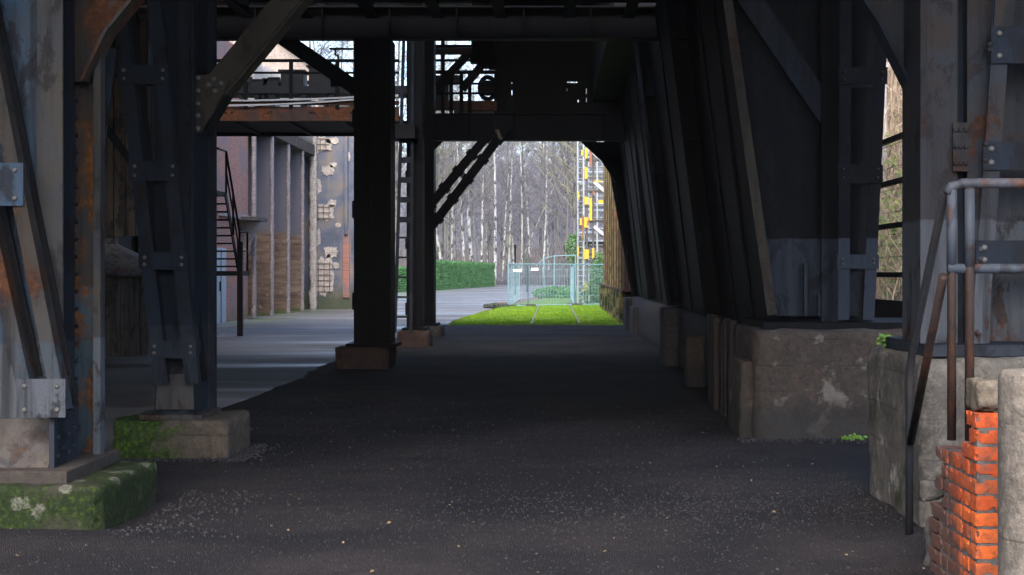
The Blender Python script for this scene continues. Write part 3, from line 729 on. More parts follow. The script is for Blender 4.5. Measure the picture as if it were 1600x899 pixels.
MB().prism([W(906, 202, 37.9), W(918, 202, 37.9), W(972, 275, 37.9), W(962, 285, 37.9), W(940, 252, 37.9), W(908, 222, 37.9)], (0,.12,0)).build('knee_brace', M['steel_black'], r4)
MB().prism([W(909, 204, 37.8), W(916, 204, 37.8), W(913, 216, 37.8), W(908, 216, 37.8)], (0, .03, 0)).build('brace_clip', M['rust_plate'], r4)
MB().prism([W(928, 222, 38.1), W(948, 222, 38.1), W(972, 270, 38.1), W(966, 274, 38.1)], (0,.05,0)).build('gusset_plate', M['steel_black'], r4)

# the bunker wall leaning in over the passage
t = thing('ore_bunker', 'sooty plate bunker wall leaning over the right side of the passage', 'bunker', (2.6, 27, 1.0))
for (ya, yb) in ((14.3, 19.02), (19.06, 25.4), (25.4, 31.6), (31.6, 38.6)):
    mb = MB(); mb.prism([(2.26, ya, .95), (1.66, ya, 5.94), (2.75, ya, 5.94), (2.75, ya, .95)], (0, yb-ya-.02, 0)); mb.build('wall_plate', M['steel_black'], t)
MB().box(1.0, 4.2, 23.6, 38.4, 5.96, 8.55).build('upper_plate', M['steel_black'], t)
for yv in (16, 17.5, 21, 23, 27.3, 29.4, 33.5, 36):
    mb = MB(); mb.bar((2.25, yv, 1.0), (1.665, yv, 5.9), .05, .06); mb.build('stiffener', M['steel_black'], t)
# low wall and posts under the bunker
plinth('retaining_wall', 'dark low concrete wall under the leaning bunker', 'conc_dark', (2.1, 3.4, 15.9, 38.6, -.15, .94), 12, .4, .02, group=None, cat='wall')
t = thing('sheet_piling', 'rust brown upright planks between the stained pier and the dark low wall', 'planking', (1.95, 15.3, 0))
k = 0; yv = 14.45
while yv < 17.2:
    wv = rnd.uniform(.16, .24); dx = rnd.uniform(-.03, .03) + (.05 if k % 2 else 0); hz = 1.08 + rnd.uniform(-.05, .03)
    MB().box(1.83+dx, 1.90+dx, yv, yv+wv-.01, -.05, hz).build('plank', M['rust_pipe'] if k % 3 else M['dark_pipe'], t, .006); yv += wv; k += 1
plinth('concrete_post', 'short square grey concrete post standing free before the dark wall', 'conc_brown', (1.79, 2.06, 19.2, 19.6, -.1, .74), 13, .06, .015, .02, None, 'post')
plinth('concrete_pier', 'dark narrow pier projecting from the low wall midway along', 'conc_dark', (1.82, 2.1, 23.6, 24.4, -.1, 1.0), 14, .1, group='concrete piers')
plinth('concrete_pier', 'dark blocky pier under the farthest raked columns', 'conc_dark', (1.98, 2.7, 35.5, 37.3, -.1, .72), 15, .12, group='concrete piers')
plinth('concrete_pier', 'last dark pier touching the corner of the lawn', 'conc_dark', (1.92, 2.9, 38.0, 39.4, -.1, .9), 16, .12, group='concrete piers')

# ------------------------------------------------------------------ brick pier, bollard, steps, pipe railing
def brick1(mb, x0, x1, y0, y1, z0, z1):
    """one brick: crisp arrises, a chipped corner here and there, slightly wavy faces"""
    rough_block(mb, x0, x1, y0, y1, z0, z1, .016, .0022, .0045, rnd.random()*40, 22)
    cx_, cy_ = (x0 if rnd.random() < .8 else x1), (y0 if rnd.random() < .6 else y1); cz_ = rnd.choice((z0, z1)); rr = rnd.choice((0, .012, .018, .03))
    if rr:
        c = Vector((cx_, cy_, cz_)); m_ = Vector(((x0+x1)/2, (y0+y1)/2, (z0+z1)/2)); n_ = brick1.n0
        for i in range(n_, len(mb.v)):
            v = Vector(mb.v[i]); d = (v-c).length
            if d < rr: mb.v[i] = tuple(v + (m_-v).normalized()*(rr-d)*.6)
    brick1.n0 = len(mb.v)
brick1.n0 = 0
def brick_pier():
    t = thing('brick_pier', 'broken pier of bright orange bricks below the pipe railing', 'brick pier', (2.1, 6.8, 0))
    ch = .0755; bh = .064; mb = MB(); tint = []
    core = MB()
    for i in range(13):
        z0 = i*ch - .02; yend = 7.34 - .030*i + rnd.uniform(-.06, .07); 
        if i >= 12: yend = 6.62
        # left face: alternate header / stretcher along Y ; front face at Y=6.5
        y = 6.5; first = True; k = 0
        while y < yend - .04:
            ln = (.24 if (i + k) % 2 else .115) if not first else (.115 if i % 2 else .24)
            ln2 = min(ln, yend-y+.06); j = rnd.uniform(-.003, .003); a = len(mb.v)
            if i > 9 and y > 6.74: break
            if i >= 10 and not first: break
            x0 = 1.93 + j; x1 = 1.93 + (.24 if ln < .2 else .115)
            if first: x1 = 1.93+ (.24 if i % 2 else .115)
            nbx = [(x0, y+rnd.uniform(0,.004), z0+rnd.uniform(-.003,.003)), (x1, y+ln2-.011, z0+bh+rnd.uniform(-.003,.003))]
            brick1(mb, x0, x1, nbx[0][1], nbx[1][1], nbx[0][2], nbx[1][2])
            tint.append((len(mb.v), rnd.random())); y += ln2; first = False; k += 1
        # rest of the front face
        x = 1.93 + (.25 if i % 2 else .125)
        while x < 2.55 and i < 12:
            ln = .24; brick1(mb, x, min(x+ln-.011, 2.58), 6.5+rnd.uniform(-.004,.004), 6.61, z0, z0+bh)
            tint.append((len(mb.v), rnd.random())); x += ln
        core.box(1.938, 2.56, 6.507, max(6.7, yend-.10) if i < 10 else 6.60, z0-.0115, z0+bh-.001 if i < 12 else z0+.05)
    o = mb.build('bricks', M['brick'], t, smooth=False)
    at = o.data.attributes.new('tint', 'FLOAT', 'POINT'); vals = []; last = 0
    for (e_, v) in tint: vals += [v]*(e_-last); last = e_
    at.data.foreach_set('value', vals)
    core.build('mortar_core', M['mortar'], t)
    mb = MB(); rough_block(mb, 1.945, 2.5, 6.515, 6.72, .955, 1.10, .02, .010, .006, 3, 14); mb.build('render_cap', M['render_patch'], t, smooth=True)
    mb = MB(); rough_block(mb, 1.955, 2.4, 7.2, 7.48, -.05, .33, .03, .03, .03, 4, 7); rough_block(mb, 1.93, 2.05, 7.42, 7.50, .40, .50, .03, .012, .012, 5, 9); mb.build('render_remains', M['conc_grey'], t, smooth=True)
    return t
brick_pier()
mb = MB(); prof = [(.205, -.1)]
for k in range(30): prof.append((.205+.003*noise.noise((k*.7, 1, 1)), k*.039))
prof += [(.200, 1.165), (.185, 1.182), (.10, 1.188)]
mb.lathe(2.095, 6.02, prof, 40)
o = mb.build('concrete_bollard', M['conc_post'], loc=(2.095, 6.02, 0), smooth=True); tag(o, 'round pitted concrete post in front of the orange bricks', 'post')
t = thing('concrete_steps', 'plain concrete steps hidden behind the orange brick pier', 'steps', (2.7, 7.5, 0))
mb = MB(); mb.box(2.2, 3.6, 6.74, 7.15, -.05, .80)
MB().box(2.62, 3.6, 6.4, 7.2, -.05, .82).build('landing', M['conc_brown'], t)
for k in range(4): MB().box(2.45, 3.6, 7.201+.27*k, 7.201+.27*(k+1)-.001, -.05, .66-.165*k).build('step', M['conc_brown'], t)

t = thing('pipe_railing', 'rusty pipe handrail with flaking grey paint descending beside the brick pier', 'railing', (2.0, 7.4, 0))
r = .0215; Yp = 6.9
x1p, x2p = X(1487, Yp), X(1513, Yp)
zt, zm = Z(287, Yp), Z(420, Yp)
zb = Z(688, Yp)
MB().path([(x1p, Yp, zb), (x1p, Yp, zm), (x1p, Yp, zt-.06)], r, 12).build('post', M['rust_pipe'], t, smooth=True)
MB().path([(x2p, Yp-.02, zb), (x2p, Yp-.02, zm), (x2p, Yp-.02, zt-.02)], r*1.05, 12).build('post', M['rust_pipe'], t, smooth=True)
# flaking pale upper sleeves are the same posts repainted
for xx, yv in ((x1p, Yp), (x2p, Yp-.02)): MB().path([(xx, yv, zm+.01), (xx, yv, zt-.03)], r*1.10, 12).build('post_sleeve', M['rail_pipe'], t, smooth=True)
MB().path([(x1p-.02, Yp, zt-.05), (x1p+.0, Yp, zt-.015), (x1p+.05, Yp-.01, zt), (3.4, Yp-.01, zt+.004)], r*1.15, 12).build('top_rail', M['rail_pipe'], t, smooth=True)
MB().path([(x1p-.02, Yp-.005, zm), (3.4, Yp-.005, zm)], r*1.15, 12).build('middle_rail', M['rail_pipe'], t, smooth=True)
Yq = 8.22
MB().path([(X(1421, Yq), Yq, -.05), (X(1421, Yq), Yq, Z(600, Yq)), (X(1424, Yq), Yq-.02, Z(548, Yq)), (X(1478, Yp), Yp+.02, Z(300, Yp))], r*1.05, 12).build('sloping_handrail', M['dark_pipe'], t, smooth=True)
MB().path([(X(1420, Yq), Yq-.045, Z(690, Yq)), (X(1474, Yp), Yp, Z(432, Yp))], r*1.05, 12).build('sloping_middle_rail', M['rust_pipe'], t, smooth=True)

# ------------------------------------------------------------------ gap on the right: mesh fence, brambles, pale wall
t = thing('mesh_fence', 'black wire mesh fence glimpsed between the right column and the lattice leg', 'fence', (4.55, 18.8, 0))
for zc in (3.38, 2.80, 2.22, 1.56): MB().box(4.52, 4.58, 15, 24, zc-.035, zc+.035).build('fence_rail', M['black_wire'], t)
mb = MB(); yv = 15.0
while yv < 24: mb.box(4.548, 4.553, yv, yv+.005, 1.2, 3.4); yv += .055
zc = 1.2
while zc < 3.4: mb.box(4.546, 4.55, 15, 24, zc, zc+.005); zc += .3
mb.build('wire_mesh', M['black_wire'], t)
for yv in (15, 18.0, 21, 24): MB().box(4.5, 4.6, yv-.05, yv+.05, 0, 3.5).build('fence_post', M['black_wire'], t)
MB().box(4.50, 4.60, 15, 24, -.05, 1.22).build('kick_wall', M['conc_dark'], t)
def tuft(mb, c, rad, n, s, flat=1):
    for _ in range(n):
        while True:
            v = Vector((rnd.uniform(-1,1), rnd.uniform(-1,1), rnd.uniform(-1,1)))
            if v.length < 1: break
        p = Vector(c) + Vector((v.x*rad[0], v.y*rad[1], v.z*rad[2])); a = Vector((rnd.gauss(0,1), rnd.gauss(0,1), rnd.gauss(0,1))).normalized(); b = a.orthogonal().normalized(); e_ = s*rnd.uniform(.6, 1.3)
        mb.add([p-a*e_, p-b*e_*.55, p+a*e_, p+b*e_*.55], [(0,1,2,3)])
t = thing('bramble_thicket', 'sunlit tangle of pale brambles and green leaves beyond the mesh fence', 'bramble', (6.3, 25, 0))
mb = MB(); ml = MB()
for k in range(620):
    x, y = rnd.uniform(5.0, 9.6), rnd.uniform(20.5, 33); h = rnd.uniform(1.5, 4.2) + max(0, y-26)*.45; a = rnd.random()*6.28; sp = rnd.uniform(.4, 1.6); pts = []
    for i in range(7):
        u = i/6; pts.append((x+math.cos(a)*sp*u*u*1.3+rnd.gauss(0,.07), y+math.sin(a)*sp*u*u+rnd.gauss(0,.07), h*(1.25*u-.35*u*u)))
    mb.path(pts, [.02-.002*i for i in range(7)], 4, False)
tuft(ml, (6.6, 25.5, 1.6), (2.0, 5.2, 1.5), 5200, .06); tuft(ml, (6.6, 25.5, 3.0), (1.7, 5, 1.6), 900, .06)
mb.build('canes', M['bramble_stem'], t, fix=False); ml.build('leaves', M['bramble_leaf'], t, fix=False)
mb = MB(); mb.box(6.55, 7.0, 29.9, 30.05, -.05, 5.9); mb.box(6.5, 7.05, 29.85, 30.1, 5.9, 6.0)
t = thing('concrete_pillar', 'pale concrete pillar behind the brambles in the right gap', 'pillar', (6.8, 30, 0)); mb.build('shaft', M['white_wall'], t)
mb = MB()
for j in range(17):
    for i in range(17):
        x, y = 4.8 + 1.0*i, 26 + 1.4*j; z = -.2 + 11*max(0, min(1, (y-27)/18)) + .35*noise.noise((x*.5, y*.5, 2)); mb.v.append((x, y, z if 0 < i < 16 else min(z, 0)-.1 if i == 0 else z))
for j in range(16):
    for i in range(16): k = j*17+i; mb.f.append((k, k+1, k+18, k+17))
kind(mb.build('embankment', M['soil'], smooth=True, fix=False), 'structure')
mb = MB()
for k in range(900):
    x, y = rnd.uniform(5.2, 13), rnd.uniform(27.5, 40); z = -.2 + 11*max(0, min(1, (y-27)/18)); h = rnd.uniform(.6, 2.2); a = rnd.random()*6.28; sp = rnd.uniform(.2, 1.0)
    mb.path([(x, y, z), (x+math.cos(a)*sp*.4, y+math.sin(a)*sp*.4, z+h*.8), (x+math.cos(a)*sp, y+math.sin(a)*sp, z+h), (x+math.cos(a)*sp*1.6, y+math.sin(a)*sp*1.6, z+h*.8)], [.022,.018,.013,.006], 3, False)
kind(mb.build('bank_scrub', M['bramble_stem'], fix=False), 'stuff')
# weeds at the pier feet
for (cx_, cy_, cz, n_, lb) in ((2.78, 13.18, .06, 46, 'bright weeds at the foot of the broad stained pier'), (2.55, 11.6, 1.06, 0, ''), (-2.95-.55, 8.36, .08, 26, 'tiny green weed at the foot of the lichened plinth')):
    if n_:
        mb = MB(); tuft(mb, (cx_, cy_, cz), (.13 if cx_ > 0 else .05, .06 if cx_ > 0 else .03, .035), n_, .022); tag(mb.build('weed', M['weed'], loc=(cx_, cy_, .04), fix=False), lb, 'weed', 'weeds at pier feet')
mb = MB(); tuft(mb, (X(1382, 9.75), 9.72, 1.13), (.06, .08, .05), 60, .022); tag(mb.build('weed', M['weed'], loc=(X(1382, 9.75), 9.72, 1.09), fix=False), 'green weed growing on top of the pale worn pier', 'weed', 'weeds at pier feet')

# ------------------------------------------------------------------ left background in the dark: hopper and tank
t = thing('timber_hopper', 'dark hopper clad in sooty upright boards seen behind the nearest column', 'hopper', (-7.4, 22, 2.2))
xv = -9.4
while xv < -6.3:
    wv = rnd.uniform(.14, .2); MB().box(xv, xv+wv-.012, 21.5+rnd.uniform(0,.03), 21.6, 2.12+rnd.uniform(-.09,.09), 5.6).build('board', M['wood_dark'], t); xv += wv
MB().box(-9.4, -6.25, 21.62, 25, 2.3, 5.6).build('body', M['steel_black'], t)
mb = MB(); mb.bar(W(165, 200, 21.4), W(262, 330, 21.4), .10, .06); mb.build('diagonal_brace', M['steel_dark'], t)
for (xx, yv) in ((-9.2, 21.9), (-6.5, 24.6)): MB().box(xx, xx+.16, yv, yv+.16, 0, 2.3).build('leg', M['steel_black'], t)
mb = MB(); mb.lathe(-8.95, 28.2, [(1.42, 0), (1.42, .5), (1.43, .52), (1.42, .54), (1.42, 1.5), (1.52, 1.52), (1.52, 1.56), (.3, 2.15), (.28, 2.3), (.05, 2.3)], 40)
t = thing('storage_tank', 'low round sooty tank with a shallow cone roof in the left shade', 'tank', (-8.95, 28.2, 0)); mb.build('shell', M['tank'], t, smooth=False)
mb = MB()
for k in range(24):
    a = 2*math.pi*k/24; mb.box(-8.95+1.43*math.cos(a)-.02, -8.95+1.43*math.cos(a)+.02, 28.2+1.43*math.sin(a)-.02, 28.2+1.43*math.sin(a)+.02, .02, 1.5)
mb.build('shell_ribs', M['tank'], t)
mb = MB(); mb.path([(X(246, 20), 20, 5.6), (X(246, 20), 20, Z(378, 20))], .025, 8).path([(X(250, 20), 20, Z(400,20)), (X(249, 20), 20, Z(640, 20)+.0)], .02, 8)
tag(mb.build('drop_pipe', M['galv'], loc=(X(246, 20), 20, 0)), 'thin pale pipe running down behind the lattice leg', 'pipe')
mb = MB(); 
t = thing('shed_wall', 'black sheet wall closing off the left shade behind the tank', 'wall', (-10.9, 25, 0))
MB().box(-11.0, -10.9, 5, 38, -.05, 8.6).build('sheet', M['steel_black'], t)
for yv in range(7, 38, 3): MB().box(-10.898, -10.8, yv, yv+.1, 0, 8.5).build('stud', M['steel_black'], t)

# ------------------------------------------------------------------ gantry walkway across the left bay
t = thing('walkway_gantry', 'rust edged steel walkway with railing crossing above the yard', 'walkway', (-6.5, 32, 4.8))
Yg = 30.4; zg0, zg1 = Z(188, Yg), Z(167, Yg)
mb = MB(); mb.box(-10.8, -3.3, Yg, Yg+.03, zg0, zg1).box(-10.8, -3.3, Yg-.07, Yg+.1, zg0-.02, zg0); mb.build('front_girder', M['rust_girder'], t)
mb = MB()
for px in (352, 362, 419, 424, 485, 490, 548): mb.rivet(W(px, 176, Yg), (0,-1,0), .03)
mb.build('rivet_row', M['steel_rust'], t)
mb = MB(); mb.box(-10.8, -3.3, Yg-.05, Yg-.02, zg1+.03, Z(158, Yg)); mb.build('kick_plate', M['rust_girder'] if 0 else M['steel_rust'], t)
mb = MB(); mb.box(-10.8, -3.3, Yg+.1, 33.8, zg0+.06, zg0+.10); mb.build('floor', M['steel_black'], t)
for xx in (-9.5, -8.2, -7.0, -5.8, -4.6, -3.6): MB().box(xx, xx+.07, Yg+.12, 33.8, zg0-.0, zg0+.055).build('floor_joist', M['steel_dark'], t)
MB().box(-10.8, -3.3, 33.8, 33.83, zg0-.02, zg0+.35).build('rear_girder', M['steel_black'], t)
zr = Z(95, Yg)
mb = MB(); mb.tube((-10.8, Yg, zr), (-3.3, Yg, zr), .035).tube((-10.8, Yg, Z(114, Yg)), (-3.3, Yg, Z(114, Yg)), .025); mb.build('handrail', M['steel_black'], t)
for px in (345, 384, 455, 527): MB().box(X(px, Yg)-.04, X(px, Yg)+.04, Yg-.04, Yg+.02, zg1-.05, zr).build('rail_post', M['steel_black'], t)
# machinery bed behind the railing
Ym = 32.4
t = thing('conveyor_bed', 'long dark conveyor bed on stubby legs behind the walkway railing', 'conveyor', (-6.5, Ym, 5.0))
MB().box(-10.8, -3.3, Ym, Ym+.9, Z(146, Ym), Z(134, Ym)).build('bed', M['machine'], t)
for px in (372, 396, 403, 418, 424, 468, 505, 512, 545): 
    MB().box(X(px, Ym), X(px, Ym)+rnd.uniform(.05,.2), Ym+.1, Ym+.7, zg0+.1, Z(146, Ym)).build('leg', M['machine'], t)
def motor(px0, px1, py, kind_, label):
    z0 = Z(134.5, Ym); z1 = Z(py, Ym); x0, x1 = X(px0, Ym), X(px1, Ym)
    t = thing('drive_motor', label, 'machine', ((x0+x1)/2, Ym+.4, z0), 'drive machines on the conveyor bed')
    if kind_ == 0:
        mb = MB(); mb.box(x0, x1, Ym+.1, Ym+.7, z0, z1); mb.build('housing', M['machine'], t, .02)
        MB().box(x0-.05, x1+.05, Ym+.05, Ym+.75, z1, z1+.04).build('lid', M['machine'], t)
    else:
        zc = (z0+z1)/2; rr = (z1-z0)/2
        mb = MB(); mb.tube((x0, Ym+.4, zc), (x1, Ym+.4, zc), rr, n=16); mb.build('drum', M['machine'], t)
        MB().box(x0, x1, Ym+.2, Ym+.6, z0, zc).build('foot', M['machine'], t)
    mb = MB()
    for k in range(9):
        px = rnd.uniform(px0-9, px1+6); zz = rnd.uniform(0, .3); s_ = rnd.uniform(.03, .09)
        mb.box(X(px, Ym), X(px, Ym)+s_, Ym+.3, Ym+.4, z0+zz*.3, z0+zz*.3+s_*2)
    mb.build('fittings', M['machine'], t)
motor(388, 408, 120, 1, 'small dark drum beside the gusseted knee brace on the conveyor bed')
motor(414, 432, 117, 1, 'rounded dark motor left of the square box on the conveyor bed')
motor(437, 472, 111, 0, 'square dark drive box beside the middle railing post')
motor(481, 523, 104, 0, 'largest dark drive box on the conveyor bed')
for dz, lb in ((0, 'upper pale cable sagging along the walkway'), (-.10, 'lower pale cable sagging along the walkway')):
    pts = [(-10.8+7.5*k/16, Yg-.12, Z(150, Yg)+dz*(.2+.8*math.sin(math.pi*k/16)) - .12*math.sin(math.pi*k/16) + .012*k/4*(1 if dz else -1)*0) for k in range(17)]
    MB_ = MB(); MB_.path(pts, .02, 6); tag(MB_.build('cable', M['cable'], loc=pts[0]), lb, 'cable', 'cables along the walkway')
# hanging lamp bracket on the far side
t = thing('pipe_bracket', 'black pipe arm with a bent hook against the sky above the walkway', 'bracket', (X(535, 31.5), 31.5, zg1))
mb = MB(); mb.box(X(515, 31.5), X(552, 31.5), 31.45, 31.55, Z(78, 31.5), Z(75.5, 31.5)); mb.build('arm', M['steel_black'], t)
mb = MB(); mb.path([W(524, 78, 31.5), W(524, 86, 31.5), W(528, 87, 31.5), W(529, 95, 31.5), W(529, 160, 31.5)], .025, 6); mb.build('hook', M['steel_black'], t)

# ------------------------------------------------------------------ machinery above the far opening
Yo = 36.4
t = thing('winch_house', 'black machine house with small lit slots above the far opening', 'machine house', (.2, 36.6, 5.5))
def panel_with_slots(mb, x0, x1, z0, z1, y, slots):
    xs = sorted({x0, x1} | {s_[0] for s_ in slots} | {s_[1] for s_ in slots}); zs = sorted({z0, z1} | {s_[2] for s_ in slots} | {s_[3] for s_ in slots})
    for a, b in zip(xs, xs[1:]):
        for c_, d_ in zip(zs, zs[1:]):
            mx, mz = (a+b)/2, (c_+d_)/2
            if not any(s_[0] < mx < s_[1] and s_[2] < mz < s_[3] for s_ in slots): mb.box(a, b, y, y+.06, c_, d_)
SL = [(886,902,127.6,129.8),(885.5,886.5,138,143),(902.5,904.5,156,160),(915.5,917,138,147),(915.5,917,153,160),(927.5,928.5,140,142),(928,932,146.2,148),(927.5,931,154,155),(799.2,800.4,141,149),(799.2,800.4,128.5,130.5),(934,944,154.2,154.9)]
mb = MB(); panel_with_slots(mb, X(772, Yo), 1.9, 5.5, 8.6, Yo, [(X(a, Yo), X(b, Yo), Z(d_, Yo), Z(c_, Yo)) for (a, b, c_, d_) in SL]); mb.build('slotted_panel', M['steel_black'], t)
mb = MB(); mb.lathe(0, 0, [(0.01, 0), (.01, .01)], 4)
t2 = t
MB().box(X(772, Yo), 1.9, 35.3, 36.39, 8.3, 8.58).build('canopy', M['steel_black'], t2)
t = thing('plant_railing', 'black handrail and struts against the pale sky above the far opening', 'railing', (-2.2, 36, 5.5))
mb = MB()
for (py, rr) in ((73, .05), (83.5, .04), (94.5, .035), (113, .05), (131, .03), (146, .03)): mb.tube((-3.2, 36, Z(py, 36)), (X(775, 36), 36, Z(py, 36)), rr)
mb.build('rails', M['steel_black'], t)
mb = MB()
for px in (692, 705, 721, 734): mb.tube((X(px, 36), 36, 5.5), (X(px, 36), 36, Z(113 if px != 692 else 60, 36)), .05)
mb.build('posts', M['steel_black'], t)
for (a, b) in (((676, 145), (745, 70)), ((722, 140), (766, 86))): 
    mb = MB(); mb.bar(W(*a, 35.8), W(*b, 35.8), .2, .12); mb.build('strut', M['steel_black'], t)
mb = MB(); mb.box(-3.2, X(776, 36), 36.1, 36.2, Z(172, 36), Z(157, 36)); mb.build('toe_board', M['rust_girder'], t)
mb = MB(); mb.box(-3.2, X(700, 36), 36.2, 36.6, Z(157, 36), Z(116, 36)).box(X(700,36), X(718,36), 36.2, 36.6, Z(128, 36), Z(116, 36)).box(X(708,36), X(772,36), 36.2, 36.5, 5.5, Z(158, 36))
mb.build('cabinet', M['machine'], t)
t = thing('sheave_wheel', 'black sheave wheel beside the railing above the far opening', 'wheel', (X(762, 36.2), 36.2, Z(138, 36.2)))
mb = MB(); c0 = W(762, 138, 36.2); ring_ = [(c0.x+.2*math.cos(k*.3142), 36.2, c0.z+.28*math.sin(k*.3142)) for k in range(21)]; mb.path(ring_, .06, 6); mb.build('rim', M['steel_black'], t)
MB().tube(c0-Vector((0,.1,0)), c0+Vector((0,.1,0)), .19, n=14).build('hub', M['steel_black'], t)
t = thing('pipe_cluster', 'clump of black pipes and valves hanging beneath the beam above the far opening', 'pipes', (X(748, 35.6), 35.6, 7.2))
mb = MB()
for k in range(14):
    px = rnd.uniform(728, 772); py = rnd.uniform(66, 98) if px < 755 else rnd.uniform(70, 118); mb.box(X(px, 35.6)-.12, X(px, 35.6)+.12, 35.5, 35.8, Z(py, 35.6)-.1, Z(py, 35.6)+.14)
mb.box(X(738,35.6), X(772, 35.6), 35.5, 35.9, Z(84, 35.6), 8.6); mb.build('valve_bodies', M['steel_black'], t)
mb = MB(); mb.tube((-3.2, 35.6, Z(81, 35.6)), (X(772, 35.6), 35.6, Z(79, 35.6)), .09); mb.build('main_pipe', M['steel_rust'], t)

# ------------------------------------------------------------------ steel stair by the left wall
t = thing('steel_staircase', 'black open tread steel stair with landing in front of the brick wall', 'staircase', (-8.2, 35.5, 0))
xr, xl = -7.86, -8.75
zl = 1.62
MB().box(xl-.1, xr+.06, 35.3, 36.5, zl-.12, zl).build('landing', M['steel_black'], t)
mb = MB(); mb.box(X(371, 35.4), X(379, 35.4), 35.35, 35.48, -.02, 2.35); mb.build('post', M['steel_black'], t)
y0, y1, z1 = 35.5, 34.05, 3.5
for xx in (xl, xr): MB().bar((xx, y0, zl-.05), (xx, y1, z1), .17, .03, (1,0,0)).build('stringer', M['steel_black'], t)
for k in range(10):
    u = (k+.6)/10; MB().box(xl+.02, xr-.02, y0+(y1-y0)*u-.09, y0+(y1-y0)*u+.09, zl+(z1-zl)*u-.02, zl+(z1-zl)*u+.02).build('tread', M['steel_black'], t)
for xx in (xr+.02, xl-.02):
    mb = MB(); mb.path([(xx, 36.4, zl+1.0), (xx, y0, zl+.98), (xx, y1, z1+.98), (xx, 33.2, z1+.98)], .03, 6).path([(xx, 36.4, zl+.5), (xx, y0, zl+.5), (xx, y1, z1+.5)], .022, 6)
    for (yv, zv) in ((36.4, zl), (y0, zl), (34.8, zl+(z1-zl)*.48), (y1, z1)): mb.tube((xx, yv, zv-.02), (xx, yv, zv+1.0), .03, n=6)
    mb.build('railing', M['steel_black'], t)
MB().box(xl-1.2, xr, 32.4, 34.0, z1-.1, z1).build('upper_landing', M['steel_black'], t)

# ------------------------------------------------------------------ brick hall with buttresses
t = thing('brick_hall', 'old brick and concrete hall with tall stained buttress bays', 'building', (-12, 50, 0))
MB().box(-12.4, -10.42, 38.2, 48.5, -.1, 9.0).build('brick_wall', M['brick_far'], t)
MB().box(-10.418, -10.32, 44.2, 48.5, 3.35, 3.5).build('string_course', M['fin_edge'], t)
d_ = MB().box(-10.45, -10.37, 43.6, 45.05, -.02, 2.35).build('door', M['door_blue'], t)
MB().box(-10.369, -10.355, 44.31, 44.34, 0, 2.3).build('meeting_strip', M['steel_black'], d_)
MB().box(-10.369, -10.33, 44.15, 44.18, 1.0, 1.3).build('handle', M['steel_black'], d_)
MB().box(-10.40, -9.75, 46.9, 48.45, 3.30, 3.42).build('ledge', M['conc_dark'], t)
MB().lathe(-10.38, 47.8, [(.06, 1.9), (.2, 2.5), (.5, 3.28)], 16).build('corbel', M['fin_edge'], t)
FY = [48.6, 51.7, 54.9, 58.0]
for k, fy in enumerate(FY):
    if k: MB().box(-12.3, -10.32, fy, fy+.22, -.1, 6.55).build('buttress', M['fin'], t)
    mb = MB(); rough_block(mb, -10.325, -10.20, fy-.02, fy+.24, -.1, 6.55, .10, .012, .015, 20+k, 5); mb.build('buttress_edge', M['fin_edge'], t, smooth=True)
mb = MB(); mb.box(-12.4, -12.0, 48.4, 61, -.1, 9.0); mb.build('bay_back_wall', M['fin'], t)
mb = MB(); mb.box(-12.0, -10.18, 48.42, 61, 6.553, 7.0); mb.build('soffit_beam', M['conc_brown'], t)
mb = MB(); rough_block(mb, -12.1, -10.25, 48.42, 61.2, 7.0, 9.0, .4, .05, .05, 3, 1.5); mb.build('upper_wall', M['plaster'], t, smooth=True)
# end wall facing the passage
mb = MB(); mb.box(-12.4, -7.9, 61.0, 61.4, -.1, 8.4); mb.build('tarred_wall', M['tar'], t)
mb = MB(); rough_block(mb, -10.42, -10.12, 60.6, 60.99, -.1, 7.4, .12, .03, .03, 31, 5); mb.build('broken_pilaster', M['plaster'], t, smooth=True)
Yw = 61.0
def patch(cx, cy, w_, h_, seed, grid=False, n=90):
    mb = MB(); rr = random.Random(seed); pts = []
    for k in range(n):
        a = 2*math.pi*k/n; s_ = 1 + .26*noise.noise((math.cos(a)*1.4+seed*3, math.sin(a)*1.4, seed)) + .30*noise.noise((math.cos(a)*3.1, math.sin(a)*3.1, seed*2)) + .16*noise.noise((math.cos(a)*9, math.sin(a)*9, seed*2))
        ca, sa = math.cos(a), math.sin(a); sq = max(abs(ca), abs(sa))**.4
        pts.append(W(cx + w_/2*s_*ca/sq, cy - h_/2*s_*sa/sq, Yw-.035))
    mb.prism(pts, (0, .034, 0)); p_ = mb.build('bare_plaster', M['plaster'], t)
    if grid:
        g = MB(); x0, x1, z0, z1 = X(cx-w_*.48, Yw), X(cx+w_*.40, Yw), Z(cy+h_*.42, Yw), Z(cy-h_*.42, Yw); xx = x0
        while xx < x1: g.box(xx, xx+.028, Yw-.062, Yw-.037, z0, z1); xx += .24
        zz = z0
        while zz < z1: g.box(x0, x1, Yw-.075, Yw-.063, zz, zz+.028); zz += .24
        g.build('reinforcing_mesh', M['mesh_bar'], p_)
patch(500, 226, 36, 22, 1, True); patch(520, 220, 20, 10, 12); patch(513, 266, 20, 15, 2); patch(521, 258, 11, 8, 3); patch(504, 331, 34, 26, 4, True); patch(519, 318, 12, 12, 5)
patch(517, 394, 21, 17, 6); patch(505, 433, 34, 56, 7, True); patch(525, 415, 10, 10, 13); patch(497, 292, 9, 22, 14); patch(543, 245, 8, 14, 15); patch(528, 352, 8, 7, 16); patch(497, 372, 8, 26, 17)
mb = MB(); mb.box(X(536, Yw), X(546, Yw), 60.93, 60.99, .5, 3.4); mb.build('pale_strip', M['fin_edge'] if 0 else M['brick_far'], t)
MB().tube((X(541, Yw), 60.9, 3.2), (X(541, Yw), 60.9, 8.2), .09).build('downpipe', M['tar'], t)
MB().box(-12.6, -7.8, 61.0-.12, 61.55, 8.405, 8.6).build('coping', M['conc_dark'], t)
